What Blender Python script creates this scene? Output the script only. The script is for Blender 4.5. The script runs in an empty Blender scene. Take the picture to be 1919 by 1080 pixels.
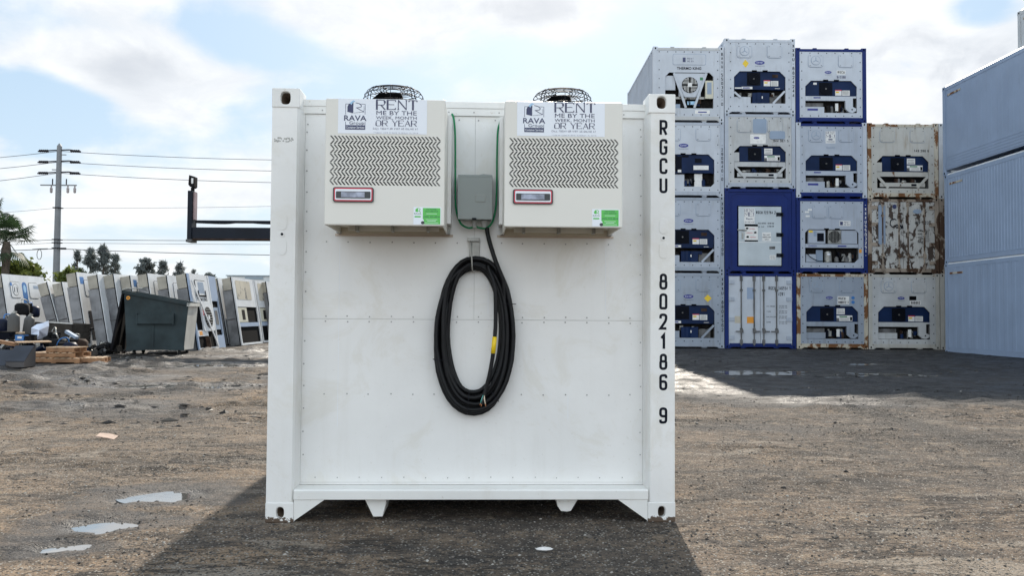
import bpy, math, random
from mathutils import Vector, Matrix, noise
R = math.radians
random.seed(7)
scene = bpy.context.scene
COL = scene.collection

# ------------------------------------------------------------------ camera
CAMZ = 1.2354
cam_d = bpy.data.cameras.new("camera")
cam = bpy.data.objects.new("camera", cam_d); COL.objects.link(cam)
cam_d.sensor_width = 36.0; cam_d.lens = 29.28; cam_d.clip_start = 0.05; cam_d.clip_end = 5000
cam.matrix_world = Matrix.Translation((0, 0, CAMZ)) @ Matrix.Rotation(math.pi/2 + .0327, 4, 'X') @ Matrix.Rotation(.0068, 4, 'Z')
scene.camera = cam

# ------------------------------------------------------------------ light, exposure
SUN_EL = R(33.5); SUN_AZ = 0.068
sd = bpy.data.lights.new("sun", 'SUN'); sd.energy = 5.0; sd.angle = R(0.7); sd.color = (1.0, .91, .79)
sun = bpy.data.objects.new("sun", sd); COL.objects.link(sun)
sun.rotation_euler = Vector((-math.sin(SUN_AZ)*math.cos(SUN_EL), -math.cos(SUN_AZ)*math.cos(SUN_EL), -math.sin(SUN_EL))).to_track_quat('-Z', 'Y').to_euler()
scene.view_settings.view_transform = 'Standard'; scene.view_settings.look = 'None'
scene.view_settings.exposure = 0.33; scene.view_settings.gamma = 1.0
scene.view_settings.use_curve_mapping = False

# ------------------------------------------------------------------ node helpers
class NT:
    def __init__(s, tree): s.t = tree; s.n = tree.nodes; s.l = tree.links
    def new(s, typ, **kw):
        nd = s.n.new(typ)
        for k, v in kw.items(): setattr(nd, k, v)
        return nd
    def put(s, nd, i, v):
        if isinstance(v, bpy.types.NodeSocket): s.l.new(v, nd.inputs[i])
        elif v is not None: nd.inputs[i].default_value = v
    def math(s, op, a, b=None, c=None, clamp=False):
        nd = s.new('ShaderNodeMath', operation=op); nd.use_clamp = clamp
        s.put(nd, 0, a); s.put(nd, 1, b)
        if c is not None: s.put(nd, 2, c)
        return nd.outputs[0]
    def vmath(s, op, a, b=None):
        nd = s.new('ShaderNodeVectorMath', operation=op); s.put(nd, 0, a)
        if b is not None: s.put(nd, 1, b)
        return nd.outputs['Value'] if op in ('LENGTH', 'DOT_PRODUCT', 'DISTANCE') else nd.outputs[0]
    def noise(s, vec, scale, detail=4, rough=.5, dist=0):
        nd = s.new('ShaderNodeTexNoise'); s.put(nd, 'Vector', vec)
        nd.inputs['Scale'].default_value = scale; nd.inputs['Detail'].default_value = detail
        nd.inputs['Roughness'].default_value = rough; nd.inputs['Distortion'].default_value = dist
        return nd.outputs['Fac']
    def rng(s, v, a, b, c=0., d=1., smooth=True):
        nd = s.new('ShaderNodeMapRange'); nd.interpolation_type = 'SMOOTHSTEP' if smooth else 'LINEAR'
        s.put(nd, 0, v)
        for i, x in enumerate((a, b, c, d)): s.put(nd, i+1, x)
        return nd.outputs[0]
    def mix(s, f, a, b, blend='MIX'):
        nd = s.new('ShaderNodeMix', data_type='RGBA', blend_type=blend); nd.clamp_factor = True
        s.put(nd, 0, f)
        for i, x in ((6, a), (7, b)):
            if isinstance(x, (tuple, list)): x = tuple(x)[:3] + (1,)
            s.put(nd, i, x)
        return nd.outputs[2]
    def mapping(s, vec, scale):
        nd = s.new('ShaderNodeVectorMath', operation='MULTIPLY'); s.put(nd, 0, vec); s.put(nd, 1, tuple(scale)); return nd.outputs[0]

# ------------------------------------------------------------------ sky
def pdir(px, py):
    a = (px-959.5); b = 540-py; cr, sr = math.cos(.0068), math.sin(.0068); cp, sp = math.cos(.0327), math.sin(.0327)
    X = (a*cr-b*sr)/1561.1; Y = (b*cr+a*sr)/1561.1
    return Vector((X, cp-Y*sp, sp+Y*cp)).normalized()
w = bpy.data.worlds.new("World"); scene.world = w; w.use_nodes = True
T = NT(w.node_tree); T.n.clear()
out = T.new('ShaderNodeOutputWorld'); bg = T.new('ShaderNodeBackground'); bg.inputs[1].default_value = 0.10
T.l.new(bg.outputs[0], out.inputs[0])
sky = T.new('ShaderNodeTexSky', sky_type='NISHITA'); sky.sun_disc = False
sky.sun_elevation = SUN_EL; sky.sun_rotation = SUN_AZ; sky.altitude = 0; sky.air_density = 1.0; sky.dust_density = 1.2; sky.ozone_density = 2.0
tc = T.new('ShaderNodeTexCoord'); D = tc.outputs['Generated']
sep = T.new('ShaderNodeSeparateXYZ'); T.l.new(D, sep.inputs[0])
zz = T.math('ADD', T.math('MAXIMUM', sep.outputs[2], 0.0), .22)
cmb = T.new('ShaderNodeCombineXYZ'); T.l.new(T.math('DIVIDE', sep.outputs[0], zz), cmb.inputs[0]); T.l.new(T.math('DIVIDE', sep.outputs[1], zz), cmb.inputs[1])
P2 = cmb.outputs[0]
n1 = T.noise(P2, 2.3, 7, .56, .25); n2 = T.noise(T.vmath('ADD', P2, (4.1, 2.7, 0)), 1.0, 3, .5)
dens = T.math('ADD', T.math('MULTIPLY', n1, .95), T.math('MULTIPLY', n2, .55))
fine = T.noise(D, 16, 6, .6, .3)
blobs = [((1010, 5), .10, .045, .50), ((700, 25), .15, .05, .26), ((1560, 60), .20, .06, .34), ((1850, 60), .10, .06, .42), ((1720, 190), .12, .07, .30),
         ((1350, 20), .12, .03, .2), ((170, 110), .10, .035, .22), ((300, 150), .11, .055, .26), ((520, 330), .16, .05, .22), ((250, 370), .16, .04, .2), ((80, 450), .2, .05, .12), ((1880, 200), .08, .06, .25),
         ((1830, 20), .05, .03, -.5), ((1650, 35), .05, .03, -.2), ((60, 200), .10, .05, -.3), ((430, 60), .09, .04, -.22), ((1230, 60), .04, .03, -.1), ((1700, 110), .03, .02, -.2)]
for (pp, rx, ry, st) in blobs:
    c = pdir(*pp); d = T.vmath('SUBTRACT', D, tuple(c)); d = T.mapping(d, (1/rx, 1/max(rx, ry)*.6, 1/ry))
    v = T.rng(T.math('ADD', T.vmath('LENGTH', d), T.math('MULTIPLY', T.math('SUBTRACT', fine, .5), .9)), 0.15, 1.15, st, 0)
    dens = T.math('ADD', dens, v)
dens = T.math('ADD', dens, T.math('MULTIPLY', T.math('SUBTRACT', fine, .5), .16))
mask = T.rng(dens, .66, .96)
core = T.rng(dens, 1.0, 1.42)
hz = T.rng(sep.outputs[2], 0, .30, 1., 0.)
skyc = T.mix(T.math('MULTIPLY', hz, .5), T.mix(.75, sky.outputs[0], (4.5, 6.1, 7.6)), (6.5, 7.4, 8.1))
shade = T.rng(T.noise(T.vmath('ADD', T.mapping(D, (1, 1, 2.2)), (.3, 0, .05)), 7.5, 7, .62, .4), .40, .66)
cloud = T.mix(T.math('MULTIPLY', shade, .75), (8.6, 8.65, 8.7), (6.9, 7.15, 7.5))
cloud = T.mix(T.math('MULTIPLY', core, .8), cloud, (5.2, 5.45, 5.9))
final = T.mix(T.math('MULTIPLY', mask, .90), skyc, cloud)
# sky behind the camera boosted and warmed, added fill for the shaded container
back = T.rng(sep.outputs[1], .15, -.75, 1., 2.05)
bk = T.new('ShaderNodeCombineXYZ'); [T.l.new(T.math('ADD', 1., T.math('MULTIPLY', T.math('SUBTRACT', back, 1.), kf)), bk.inputs[i]) for i, kf in enumerate((1.18, .96, .79))]
final = T.mix(1.0, final, bk.outputs[0], 'MULTIPLY')
T.l.new(final, bg.inputs[0])

# ------------------------------------------------------------------ materials
MATS = {}
def mat_base(name):
    m = bpy.data.materials.new(name); m.use_nodes = True; t = NT(m.node_tree); t.n.clear()
    o = t.new('ShaderNodeOutputMaterial'); b = t.new('ShaderNodeBsdfPrincipled'); t.l.new(b.outputs[0], o.inputs[0])
    g = t.new('ShaderNodeNewGeometry'); MATS[name] = m
    return m, t, b, g.outputs['Position']
def paint(name, col, rough=.45, var=.06, streak=.0, dirt=(.16, .13, .10), rust=0., rcol=(.16, .06, .025), metal=0., bump=.0, scale=1., spec=.5, speck=0., chips=None, mottle=0.):
    m, t, b, P = mat_base(name)
    n = t.noise(P, 1.6*scale, 5, .55)
    c = t.mix(t.rng(n, .3, .7), tuple(x*(1-var) for x in col), tuple(min(1, x*(1+var)) for x in col))
    if mottle: c = t.mix(t.math('MULTIPLY', t.rng(t.noise(P, 2.6, 6, .7, .8), .50, .66), mottle), c, tuple(x*k for x, k in zip(col, (.86, .83, .76))))
    if streak:
        s1 = t.noise(t.mapping(P, (9*scale, 9*scale, .9*scale)), 1.0, 6, .62)
        s2 = t.noise(P, .9*scale, 3, .5)
        f = t.math('MULTIPLY', t.rng(s1, .48, .80), t.rng(s2, .3, .75))
        c = t.mix(t.math('MULTIPLY', f, streak), c, dirt)
    if speck:
        c = t.mix(t.math('MULTIPLY', t.rng(t.noise(P, 34*scale, 3, .6), .66, .72), speck), c, dirt)
    r = rough
    if rust:
        rn = t.noise(t.mapping(P, (3*scale, 3*scale, 1.8*scale)), 1.0, 8, .68, .4)
        mk = t.rng(rn, .72-rust*.4, .76-rust*.4)
        c2 = t.mix(t.noise(P, 22*scale, 4, .6), rcol, tuple(x*.45 for x in rcol))
        c = t.mix(mk, c, c2); r = t.math('ADD', t.math('MULTIPLY', mk, .35), rough, clamp=True)
    if chips:
        tcn = t.new('ShaderNodeTexCoord'); sp = t.new('ShaderNodeSeparateXYZ'); t.l.new(tcn.outputs['Object'], sp.inputs[0])
        cn = t.noise(P, 26, 5, .65); zf = t.rng(sp.outputs[2], 0.0, chips, .32, 0.)
        mk = t.rng(t.math('ADD', cn, zf), .70, .74); c = t.mix(mk, c, (.09, .06, .04))
    t.put(b, 'Base Color', c if not isinstance(c, tuple) else c+(1,)); t.put(b, 'Roughness', r)
    b.inputs['Metallic'].default_value = metal; b.inputs['Specular IOR Level'].default_value = spec
    if bump:
        bn = t.new('ShaderNodeBump'); bn.inputs['Strength'].default_value = bump; bn.inputs['Distance'].default_value = .01
        t.l.new(t.noise(P, 5*scale, 4, .5), bn.inputs['Height']); t.l.new(bn.outputs[0], b.inputs['Normal'])
    return m
M = MATS
paint('white_main', (.80, .80, .785), .38, .03, .22, (.52, .49, .42), bump=.35, spec=.35, speck=.22, scale=1.3, mottle=.42)
paint('white_cast', (.78, .78, .76), .5, .06, .45, (.45, .40, .31), rust=.10, rcol=(.22, .13, .07), chips=.07, bump=.5, speck=.35)
paint('white_sill', (.78, .78, .755), .45, .04, .45, (.42, .33, .23), rust=.20, rcol=(.40, .25, .12), bump=.4, speck=.3)
paint('cast_inside', (.15, .11, .08), .8, .3)
paint('rivet', (.33, .33, .32), .5, .2)
paint('seam', (.42, .42, .40), .6, .2)
paint('letter_black', (.008, .010, .018), .55, .1, .25, (.06, .06, .06), spec=.12)
paint('ac_cream', (.735, .72, .665), .36, .01, .06, (.55, .5, .4), bump=.06)
paint('caulk', (.55, .46, .38), .7, .15, .5, (.3, .2, .13))
paint('ac_under', (.58, .53, .43), .6, .12, .4, (.25, .2, .14))
paint('ac_slot', (.004, .004, .005), .9, .3, spec=.02)
paint('louver_dark', (.022, .022, .022), .9, .6, scale=6, spec=.05)
paint('ac_fins', (.085, .085, .082), .8, .3, spec=.1)
paint('sticker_white', (.80, .84, .90), .3, .01)
paint('navy', (.035, .045, .12), .4, .08)
paint('navy_text', (.06, .065, .13), .45, .08)
paint('sky_blue', (.35, .58, .80), .4, .05)
paint('green_sticker', (.10, .52, .09), .35, .05)
paint('green_dark', (.03, .19, .07), .4, .05)
paint('red', (.55, .03, .06), .35, .05)
paint('dark_plastic', (.03, .035, .04), .35, .1)
paint('screen', (.30, .33, .42), .12, .35, scale=14)
paint('wire_dark', (.016, .016, .022), .6, .1, spec=.15)
paint('fan_black', (.004, .004, .005), .8, .1, spec=.05)
paint('box_grey', (.30, .335, .325), .42, .04, .2, (.2, .2, .18), bump=.05)
paint('pvc_grey', (.40, .41, .40), .5, .05)
paint('green_cable', (.0, .20, .07), .35, .05, spec=.3)
paint('cable_black', (.0055, .006, .0075), .5, .35, .35, (.05, .05, .05), spec=.28, scale=5)
paint('yellow', (.80, .56, .01), .4, .03)
paint('galv', (.33, .33, .31), .45, .25, .5, (.12, .10, .08), metal=.5, scale=6)
paint('copper', (.45, .18, .08), .35, .2, metal=.6)
paint('teal_wire', (.10, .42, .36), .4, .05)
paint('cream_wire', (.65, .55, .42), .4, .05)
# yard containers
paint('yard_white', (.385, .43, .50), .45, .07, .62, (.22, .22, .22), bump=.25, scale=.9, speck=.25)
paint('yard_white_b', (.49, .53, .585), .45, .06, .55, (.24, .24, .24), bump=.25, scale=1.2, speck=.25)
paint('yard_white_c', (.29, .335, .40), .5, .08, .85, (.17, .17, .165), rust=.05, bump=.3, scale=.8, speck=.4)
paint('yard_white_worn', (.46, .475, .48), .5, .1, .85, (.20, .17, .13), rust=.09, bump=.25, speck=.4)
paint('yard_cream_rust', (.48, .44, .35), .55, .1, .9, (.20, .12, .06), rust=.60, rcol=(.22, .095, .035), bump=.3)
paint('yard_cream', (.45, .445, .41), .55, .08, .9, (.25, .18, .10), rust=.22, rcol=(.22, .10, .04), bump=.3)
paint('yard_old', (.46, .46, .44), .6, .1, .6, (.2, .15, .1), rust=.53, rcol=(.085, .062, .05), scale=1.5, bump=.5)
paint('yard_old_frame', (.30, .25, .20), .7, .2, .6, (.1, .07, .05), rust=.60, rcol=(.09, .05, .03), bump=.5)
paint('container_blue', (.006, .020, .125), .5, .12, .35, (.02, .025, .04), bump=.2, spec=.2)
paint('unit_blue', (.006, .019, .065), .5, .2, .3, (.012, .012, .016), spec=.15)
paint('unit_dark', (.003, .0045, .010), .6, .3, spec=.1)
paint('bay_dark', (.014, .013, .013), .9, .5, scale=4, spec=.1)
paint('bay_grey', (.13, .13, .13), .7, .4, .5, (.04, .035, .03), scale=3, spec=.2)
paint('patch_blue', (.25, .32, .42), .5, .06)
paint('steel_door', (.42, .47, .50), .35, .08, .3, (.2, .2, .2), metal=.3)
paint('bolt', (.012, .016, .022), .7, .3, spec=.1)
paint('label_white', (.72, .72, .70), .4, .08, scale=8)
paint('label_yellow', (.75, .52, .02), .4, .05)
paint('logo_navy', (.02, .03, .22), .35, .05)
paint('orange', (.70, .28, .02), .4, .05)
paint('bright_blue', (.035, .16, .42), .4, .1)
paint('box_cream', (.55, .53, .42), .45, .05)
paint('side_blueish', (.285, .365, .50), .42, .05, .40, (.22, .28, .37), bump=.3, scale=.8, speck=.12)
# scrap yard
paint('alu_side', (.20, .205, .215), .5, .3, .8, (.06, .06, .065), metal=.35, bump=.3, scale=1.6)
paint('alu_cream', (.36, .335, .28), .55, .2, .9, (.12, .10, .085), scale=1.5)
paint('gasket', (.005, .005, .006), .8, .2, spec=.05)
paint('unit_white', (.66, .68, .70), .45, .08, .5, (.25, .23, .2))
paint('blotched', (.50, .46, .37), .6, .12, .9, (.16, .15, .14), rust=.38, rcol=(.17, .18, .19))
paint('dumpster_paint', (.027, .040, .044), .6, .3, .5, (.05, .045, .04), bump=.3, spec=.2)
paint('dumpster_sunlit', (.50, .50, .47), .5, .12, .5, (.2, .18, .15), rust=.1)  # pale copy of the dumpster paint, sunlight put into its right end
paint('lid_black', (.006, .006, .008), .7, .2, spec=.15)
paint('wood_fresh', (.28, .15, .075), .75, .3, .5, (.12, .06, .03), scale=3)
paint('wood_pale', (.44, .31, .20), .75, .15, .3, (.2, .12, .07), scale=3)
paint('wood_grey', (.060, .054, .048), .9, .3, .6, (.025, .02, .018), scale=3, spec=.1)
paint('cyl_grey', (.095, .095, .092), .55, .15, .4, (.04, .04, .04), spec=.25)
paint('junk_navy', (.004, .008, .025), .5, .4, scale=3, spec=.2)
paint('junk_dark', (.009, .009, .010), .8, .7, scale=3, spec=.2)
paint('junk_brown', (.045, .026, .018), .8, .5, scale=3, spec=.2)
paint('hood_grey', (.030, .035, .048), .5, .2, .3, (.02, .02, .025), spec=.3)
paint('hood_side', (.085, .08, .08), .6, .15, .4, (.04, .035, .03), spec=.2)
paint('sheet_white', (.60, .66, .78), .35, .08)
paint('pole_steel', (.17, .185, .20), .5, .1)
paint('insulator', (.30, .27, .27), .4, .1)
paint('wire_line', (.06, .065, .075), .6, .05)
paint('boom_paint', (.006, .010, .018), .5, .2, spec=.2)
paint('boom_pink', (.35, .25, .25), .5, .2)
paint('far_wall', (.62, .64, .66), .7, .04)
paint('far_roof', (.30, .36, .42), .7, .04)
paint('glass_dark', (.03, .04, .05), .12, .1)
paint('tyre', (.015, .015, .015), .8, .2)
paint('handler_yellow', (.50, .30, .03), .45, .1, .4)
paint('trunk_bark', (.09, .075, .06), .9, .3, scale=4)
paint('paper_white', (.72, .70, .68), .7, .1, scale=8)
paint('cardboard_pink', (.52, .38, .30), .8, .15, scale=8)
def leaf(name, c1, c2):
    m, t, b, P = mat_base(name)
    t.put(b, 'Base Color', t.mix(t.rng(t.noise(P, 1.3, 4, .6), .35, .65), c1, c2)); b.inputs['Roughness'].default_value = .6
    b.inputs['Specular IOR Level'].default_value = .25
    tr = t.new('ShaderNodeBsdfTranslucent'); tr.inputs[0].default_value = tuple(x*1.2 for x in c2)+(1,)
    ms = t.new('ShaderNodeMixShader'); ms.inputs[0].default_value = .25
    o = [n for n in t.n if n.type == 'OUTPUT_MATERIAL'][0]
    t.l.new(b.outputs[0], ms.inputs[1]); t.l.new(tr.outputs[0], ms.inputs[2]); t.l.new(ms.outputs[0], o.inputs[0])
leaf('leaf_palm', (.018, .034, .016), (.035, .065, .026))
leaf('leaf_pine', (.11, .13, .13), (.16, .18, .175))
leaf('leaf_bush', (.06, .085, .02), (.14, .17, .04))

# ------------------------------------------------------------------ mesh builder
class MB:
    def __init__(s): s.v = []; s.f = []; s.m = []; s.mats = []
    def mi(s, m):
        if m not in s.mats: s.mats.append(m)
        return s.mats.index(m)
    def add(s, vs, fs, m):
        b = len(s.v); i = s.mi(m); s.v += [tuple(v) for v in vs]; s.f += [tuple(b+k for k in f) for f in fs]; s.m += [i]*len(fs); return s
    def box(s, x0, x1, y0, y1, z0, z1, m):
        return s.add([(x0,y0,z0),(x1,y0,z0),(x1,y1,z0),(x0,y1,z0),(x0,y0,z1),(x1,y0,z1),(x1,y1,z1),(x0,y1,z1)],
                     [(0,3,2,1),(4,5,6,7),(0,1,5,4),(1,2,6,5),(2,3,7,6),(3,0,4,7)], m)
    def bz(s, x0, x1, z0, z1, y0, y1, m): return s.box(x0, x1, y0, y1, z0, z1, m)
    def mbox(s, size, mat4, m):
        a, b, c = (k/2 for k in size)
        vs = [mat4 @ Vector(p) for p in [(-a,-b,-c),(a,-b,-c),(a,b,-c),(-a,b,-c),(-a,-b,c),(a,-b,c),(a,b,c),(-a,b,c)]]
        return s.add(vs, [(0,3,2,1),(4,5,6,7),(0,1,5,4),(1,2,6,5),(2,3,7,6),(3,0,4,7)], m)
    def prism(s, poly, a0, a1, m, axis='y'):
        """poly in (x,z) extruded along y (front at a0), or in (x,y) extruded along z"""
        n = len(poly); ar = sum(poly[i][0]*poly[(i+1) % n][1]-poly[(i+1) % n][0]*poly[i][1] for i in range(n))
        if ar < 0: poly = poly[::-1]
        if axis == 'y': f0 = [(p[0], a0, p[1]) for p in poly]; f1 = [(p[0], a1, p[1]) for p in poly]
        elif axis == 'x': f0 = [(a1, p[0], p[1]) for p in poly]; f1 = [(a0, p[0], p[1]) for p in poly]
        else: f0 = [(p[0], p[1], a1) for p in poly]; f1 = [(p[0], p[1], a0) for p in poly]
        fs = [tuple(range(n)), tuple(range(2*n-1, n-1, -1))] + [(i, n+i, n+(i+1) % n, (i+1) % n) for i in range(n)]
        return s.add(f0+f1, fs, m)
    def beam(s, p0, p1, wd, y0, y1, m):
        dx, dz = p1[0]-p0[0], p1[1]-p0[1]; L = math.hypot(dx, dz); nx, nz = -dz/L*wd/2, dx/L*wd/2
        return s.prism([(p0[0]-nx, p0[1]-nz), (p1[0]-nx, p1[1]-nz), (p1[0]+nx, p1[1]+nz), (p0[0]+nx, p0[1]+nz)], y0, y1, m)
    def ell(s, cx, cz, rx, rz, y0, y1, m, n=20, p=2.0):
        pts = []
        for k in range(n):
            a = 2*math.pi*k/n; c, d = math.cos(a), math.sin(a)
            pts.append((cx+rx*abs(c)**(2/p)*(1 if c > 0 else -1), cz+rz*abs(d)**(2/p)*(1 if d > 0 else -1)))
        return s.prism(pts, y0, y1, m)
    def rrect(s, x0, x1, z0, z1, r, y0, y1, m, n=4):
        pts = []
        for (cx, cz, a0) in ((x1-r, z1-r, 0), (x0+r, z1-r, 90), (x0+r, z0+r, 180), (x1-r, z0+r, 270)):
            for k in range(n+1): a = R(a0+90*k/n); pts.append((cx+r*math.cos(a), cz+r*math.sin(a)))
        return s.prism(pts, y0, y1, m)
    def tube(s, path, r, m, n=8, closed=False, caps=True):
        P = [Vector(p) for p in path]; N = len(P); up = None; rings = []
        for i in range(N):
            a = P[(i-1) % N] if (closed or i > 0) else P[i]; b = P[(i+1) % N] if (closed or i < N-1) else P[i]
            t = (b-a).normalized()
            if up is None: up = Vector((0, 0, 1)) if abs(t.z) < .9 else Vector((0, 1, 0))
            up = (up-t*up.dot(t)).normalized(); sd_ = t.cross(up)
            rr = r[i] if isinstance(r, (list, tuple)) else r
            rings.append([P[i]+(up*math.cos(2*math.pi*k/n)+sd_*math.sin(2*math.pi*k/n))*rr for k in range(n)])
        vs = [v for g in rings for v in g]; fs = []
        for i in range(N if closed else N-1):
            j = (i+1) % N
            for k in range(n): fs.append((i*n+k, i*n+(k+1) % n, j*n+(k+1) % n, j*n+k))
        if caps and not closed: fs.append(tuple(range(n-1, -1, -1))); fs.append(tuple((N-1)*n+k for k in range(n)))
        return s.add(vs, fs, m)
    def lathe(s, prof, c, m, n=20):
        vs = []; fs = []
        for (r, z) in prof:
            for k in range(n): a = 2*math.pi*k/n; vs.append((c[0]+r*math.cos(a), c[1]+r*math.sin(a), c[2]+z))
        for i in range(len(prof)-1):
            for k in range(n): fs.append((i*n+k, i*n+(k+1) % n, (i+1)*n+(k+1) % n, (i+1)*n+k))
        return s.add(vs, fs, m)
    def build(s, name, parent=None, smooth=False, bevel=0, xf=None):
        if not s.v: return None
        me = bpy.data.meshes.new(name); vs = s.v
        if xf is not None: vs = [tuple(xf @ Vector(v)) for v in vs]
        me.from_pydata(vs, [], s.f)
        for m in s.mats: me.materials.append(M[m] if isinstance(m, str) else m)
        me.polygons.foreach_set('material_index', s.m)
        if smooth: me.polygons.foreach_set('use_smooth', [True]*len(s.f))
        me.update()
        o = bpy.data.objects.new(name, me); COL.objects.link(o)
        if parent is not None: o.parent = parent
        if bevel:
            b = o.modifiers.new('bevel', 'BEVEL'); b.width = bevel; b.segments = 2; b.limit_method = 'ANGLE'; b.angle_limit = R(50)
        return o
def tag(o, label=None, cat=None, group=None, kind=None):
    for k, v in (('label', label), ('category', cat), ('group', group), ('kind', kind)):
        if v: o[k] = v
    return o
def thing(name, label, cat, loc=(0, 0, 0), rot=(0, 0, 0), group=None):
    o = bpy.data.objects.new(name, None); o.empty_display_size = .1; COL.objects.link(o)
    o.location = loc; o.rotation_euler = rot
    return tag(o, label, cat, group)
def copy_thing(o, loc, rot=None, label=None, group=None):
    c = o.copy(); COL.objects.link(c); c.location = loc
    if rot is not None: c.rotation_euler = rot
    if label: c['label'] = label
    if group: c['group'] = group
    for ch in list(o.children):
        d = ch.copy(); COL.objects.link(d); d.parent = c
        for g in list(ch.children):
            e = g.copy(); COL.objects.link(e); e.parent = d
    return c

# ------------------------------------------------------------------ lettering (flat stroke letters, x right, z up, facing -y)
r_ = .28
GL = {
 'A': [[(0,0),(.5,1),(1,0)], [(.2,.35),(.8,.35)]], 'B': [[(0,0),(0,1),(.9,1,r_),(.9,.53,r_),(0,.53)], [(0,.53),(1,.53,r_),(1,0,r_),(0,0)]],
 'C': [[(1,.74),(1,1,r_),(0,1,r_),(0,0,r_),(1,0,r_),(1,.26)]], 'D': [[(0,0),(0,1),(1,1,r_),(1,0,r_),(0,0)]],
 'E': [[(1,1),(0,1),(0,0),(1,0)], [(0,.52),(.8,.52)]], 'F': [[(1,1),(0,1),(0,0)], [(0,.52),(.8,.52)]],
 'G': [[(1,.76),(1,1,r_),(0,1,r_),(0,0,r_),(1,0,r_),(1,.48),(.55,.48)]], 'H': [[(0,0),(0,1)], [(1,0),(1,1)], [(0,.5),(1,.5)]],
 'I': [[(.5,0),(.5,1)]], 'J': [[(.8,1),(.8,0,r_),(0,0,r_),(0,.25)]], 'K': [[(0,0),(0,1)], [(1,1),(0,.42)], [(.3,.58),(1,0)]],
 'L': [[(0,1),(0,0),(1,0)]], 'M': [[(0,0),(0,1),(.5,.3),(1,1),(1,0)]], 'N': [[(0,0),(0,1),(1,0),(1,1)]],
 'O': [[(.5,0),(1,0,r_),(1,1,r_),(0,1,r_),(0,0,r_),(.5,0)]], 'P': [[(0,0),(0,1),(1,1,r_),(1,.47,r_),(0,.47)]],
 'R': [[(0,0),(0,1),(1,1,r_),(1,.46,r_),(0,.46)], [(.5,.46),(1,0)]], 'S': [[(1,.75),(1,1,r_),(0,1,r_),(0,.52,r_),(1,.52,r_),(1,0,r_),(0,0,r_),(0,.25)]],
 'T': [[(0,1),(1,1)], [(.5,1),(.5,0)]], 'U': [[(0,1),(0,0,r_),(1,0,r_),(1,1)]], 'V': [[(0,1),(.5,0),(1,1)]],
 'W': [[(0,1),(.25,0),(.5,.9),(.75,0),(1,1)]], 'X': [[(0,0),(1,1)], [(0,1),(1,0)]], 'Y': [[(0,1),(.5,.45),(1,1)], [(.5,.45),(.5,0)]], 'Z': [[(0,1),(1,1),(0,0),(1,0)]],
 '0': [[(.5,0),(1,0,r_),(1,1,r_),(0,1,r_),(0,0,r_),(.5,0)]], '1': [[(.15,.78),(.6,1),(.6,0)]], '2': [[(0,.72),(0,1,r_),(1,1,r_),(1,.60,r_),(0,0),(1.05,0)]],
 '3': [[(0,1),(1,1,r_),(1,.52,r_),(.4,.52)], [(.4,.52),(1,.52,r_),(1,0,r_),(0,0)]], '4': [[(.75,0),(.75,1),(0,.3),(1,.3)]],
 '5': [[(1,1),(0,1),(0,.58),(1,.58,r_),(1,0,r_),(0,0)]], '6': [[(1,.80),(1,1,r_),(0,1,r_),(0,0,r_),(1,0,r_),(1,.55,r_),(0,.55)]],
 '7': [[(0,1),(1,1),(.4,0)]], '8': [[(.5,.53),(.93,.53,r_),(.93,1,r_),(.07,1,r_),(.07,.53,r_),(.5,.53)], [(.5,.53),(1,.53,r_),(1,0,r_),(0,0,r_),(0,.53,r_),(.5,.53)]],
 '9': [[(0,.20),(0,0,r_),(1,0,r_),(1,1,r_),(0,1,r_),(0,.45,r_),(1,.45)]], '!': [[(.5,1),(.5,.3)], [(.5,.1),(.5,0)]], ',': [[(.5,.08),(.35,-.14)]], '.': [[(.4,0),(.4,.07)]], '-': [[(.1,.5),(.9,.5)]], '?': [[(0,.8),(0,1,r_),(1,1,r_),(1,.6,r_),(.5,.4),(.5,.25)]],
}
def rounded(poly, w, h):
    pts = [Vector((p[0]*w, p[1]*h)) for p in poly]; rs = [(p[2] if len(p) > 2 else 0) for p in poly]; o = []
    for i, p in enumerate(pts):
        if rs[i] and 0 < i < len(pts)-1:
            a = (pts[i-1]-p); b = (pts[i+1]-p); rr = min(w*.46, a.length*.5, b.length*.5) if rs[i] else 0
            A = p+a.normalized()*rr; B = p+b.normalized()*rr
            for k in range(5):
                t = k/4; o.append(A*(1-t)**2+p*2*t*(1-t)*(1.0)+B*t*t)
        else: o.append(p)
    q = [o[0]]
    for p in o[1:]:
        if (p-q[-1]).length > 1e-5: q.append(p)
    return q
def strip(mb, pts, wd, y, m, ox, oz):
    n = len(pts); cl = (pts[0]-pts[-1]).length < 1e-6
    if cl: pts = pts[:-1]; n -= 1
    L = []; Rr = []
    for i in range(n):
        a = pts[(i-1) % n] if (cl or i > 0) else None; b = pts[(i+1) % n] if (cl or i < n-1) else None; p = pts[i]
        d1 = (p-a).normalized() if a is not None else None; d2 = (b-p).normalized() if b is not None else None
        if d1 is None: d1 = d2
        if d2 is None: d2 = d1
        n1_ = Vector((-d1.y, d1.x)); n2_ = Vector((-d2.y, d2.x)); mm = (n1_+n2_)
        if mm.length < .3: mm = n1_
        else: mm = mm.normalized()/max(.35, mm.normalized().dot(n1_))
        L.append(p+mm*wd/2); Rr.append(p-mm*wd/2)
    vs = [(ox+p.x, y, oz+p.y) for p in L]+[(ox+p.x, y, oz+p.y) for p in Rr]; fs = []
    for i in range(n if cl else n-1):
        j = (i+1) % n; fs.append((i, n+i, n+j, j))
    mb.add(vs, fs, m)
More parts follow.
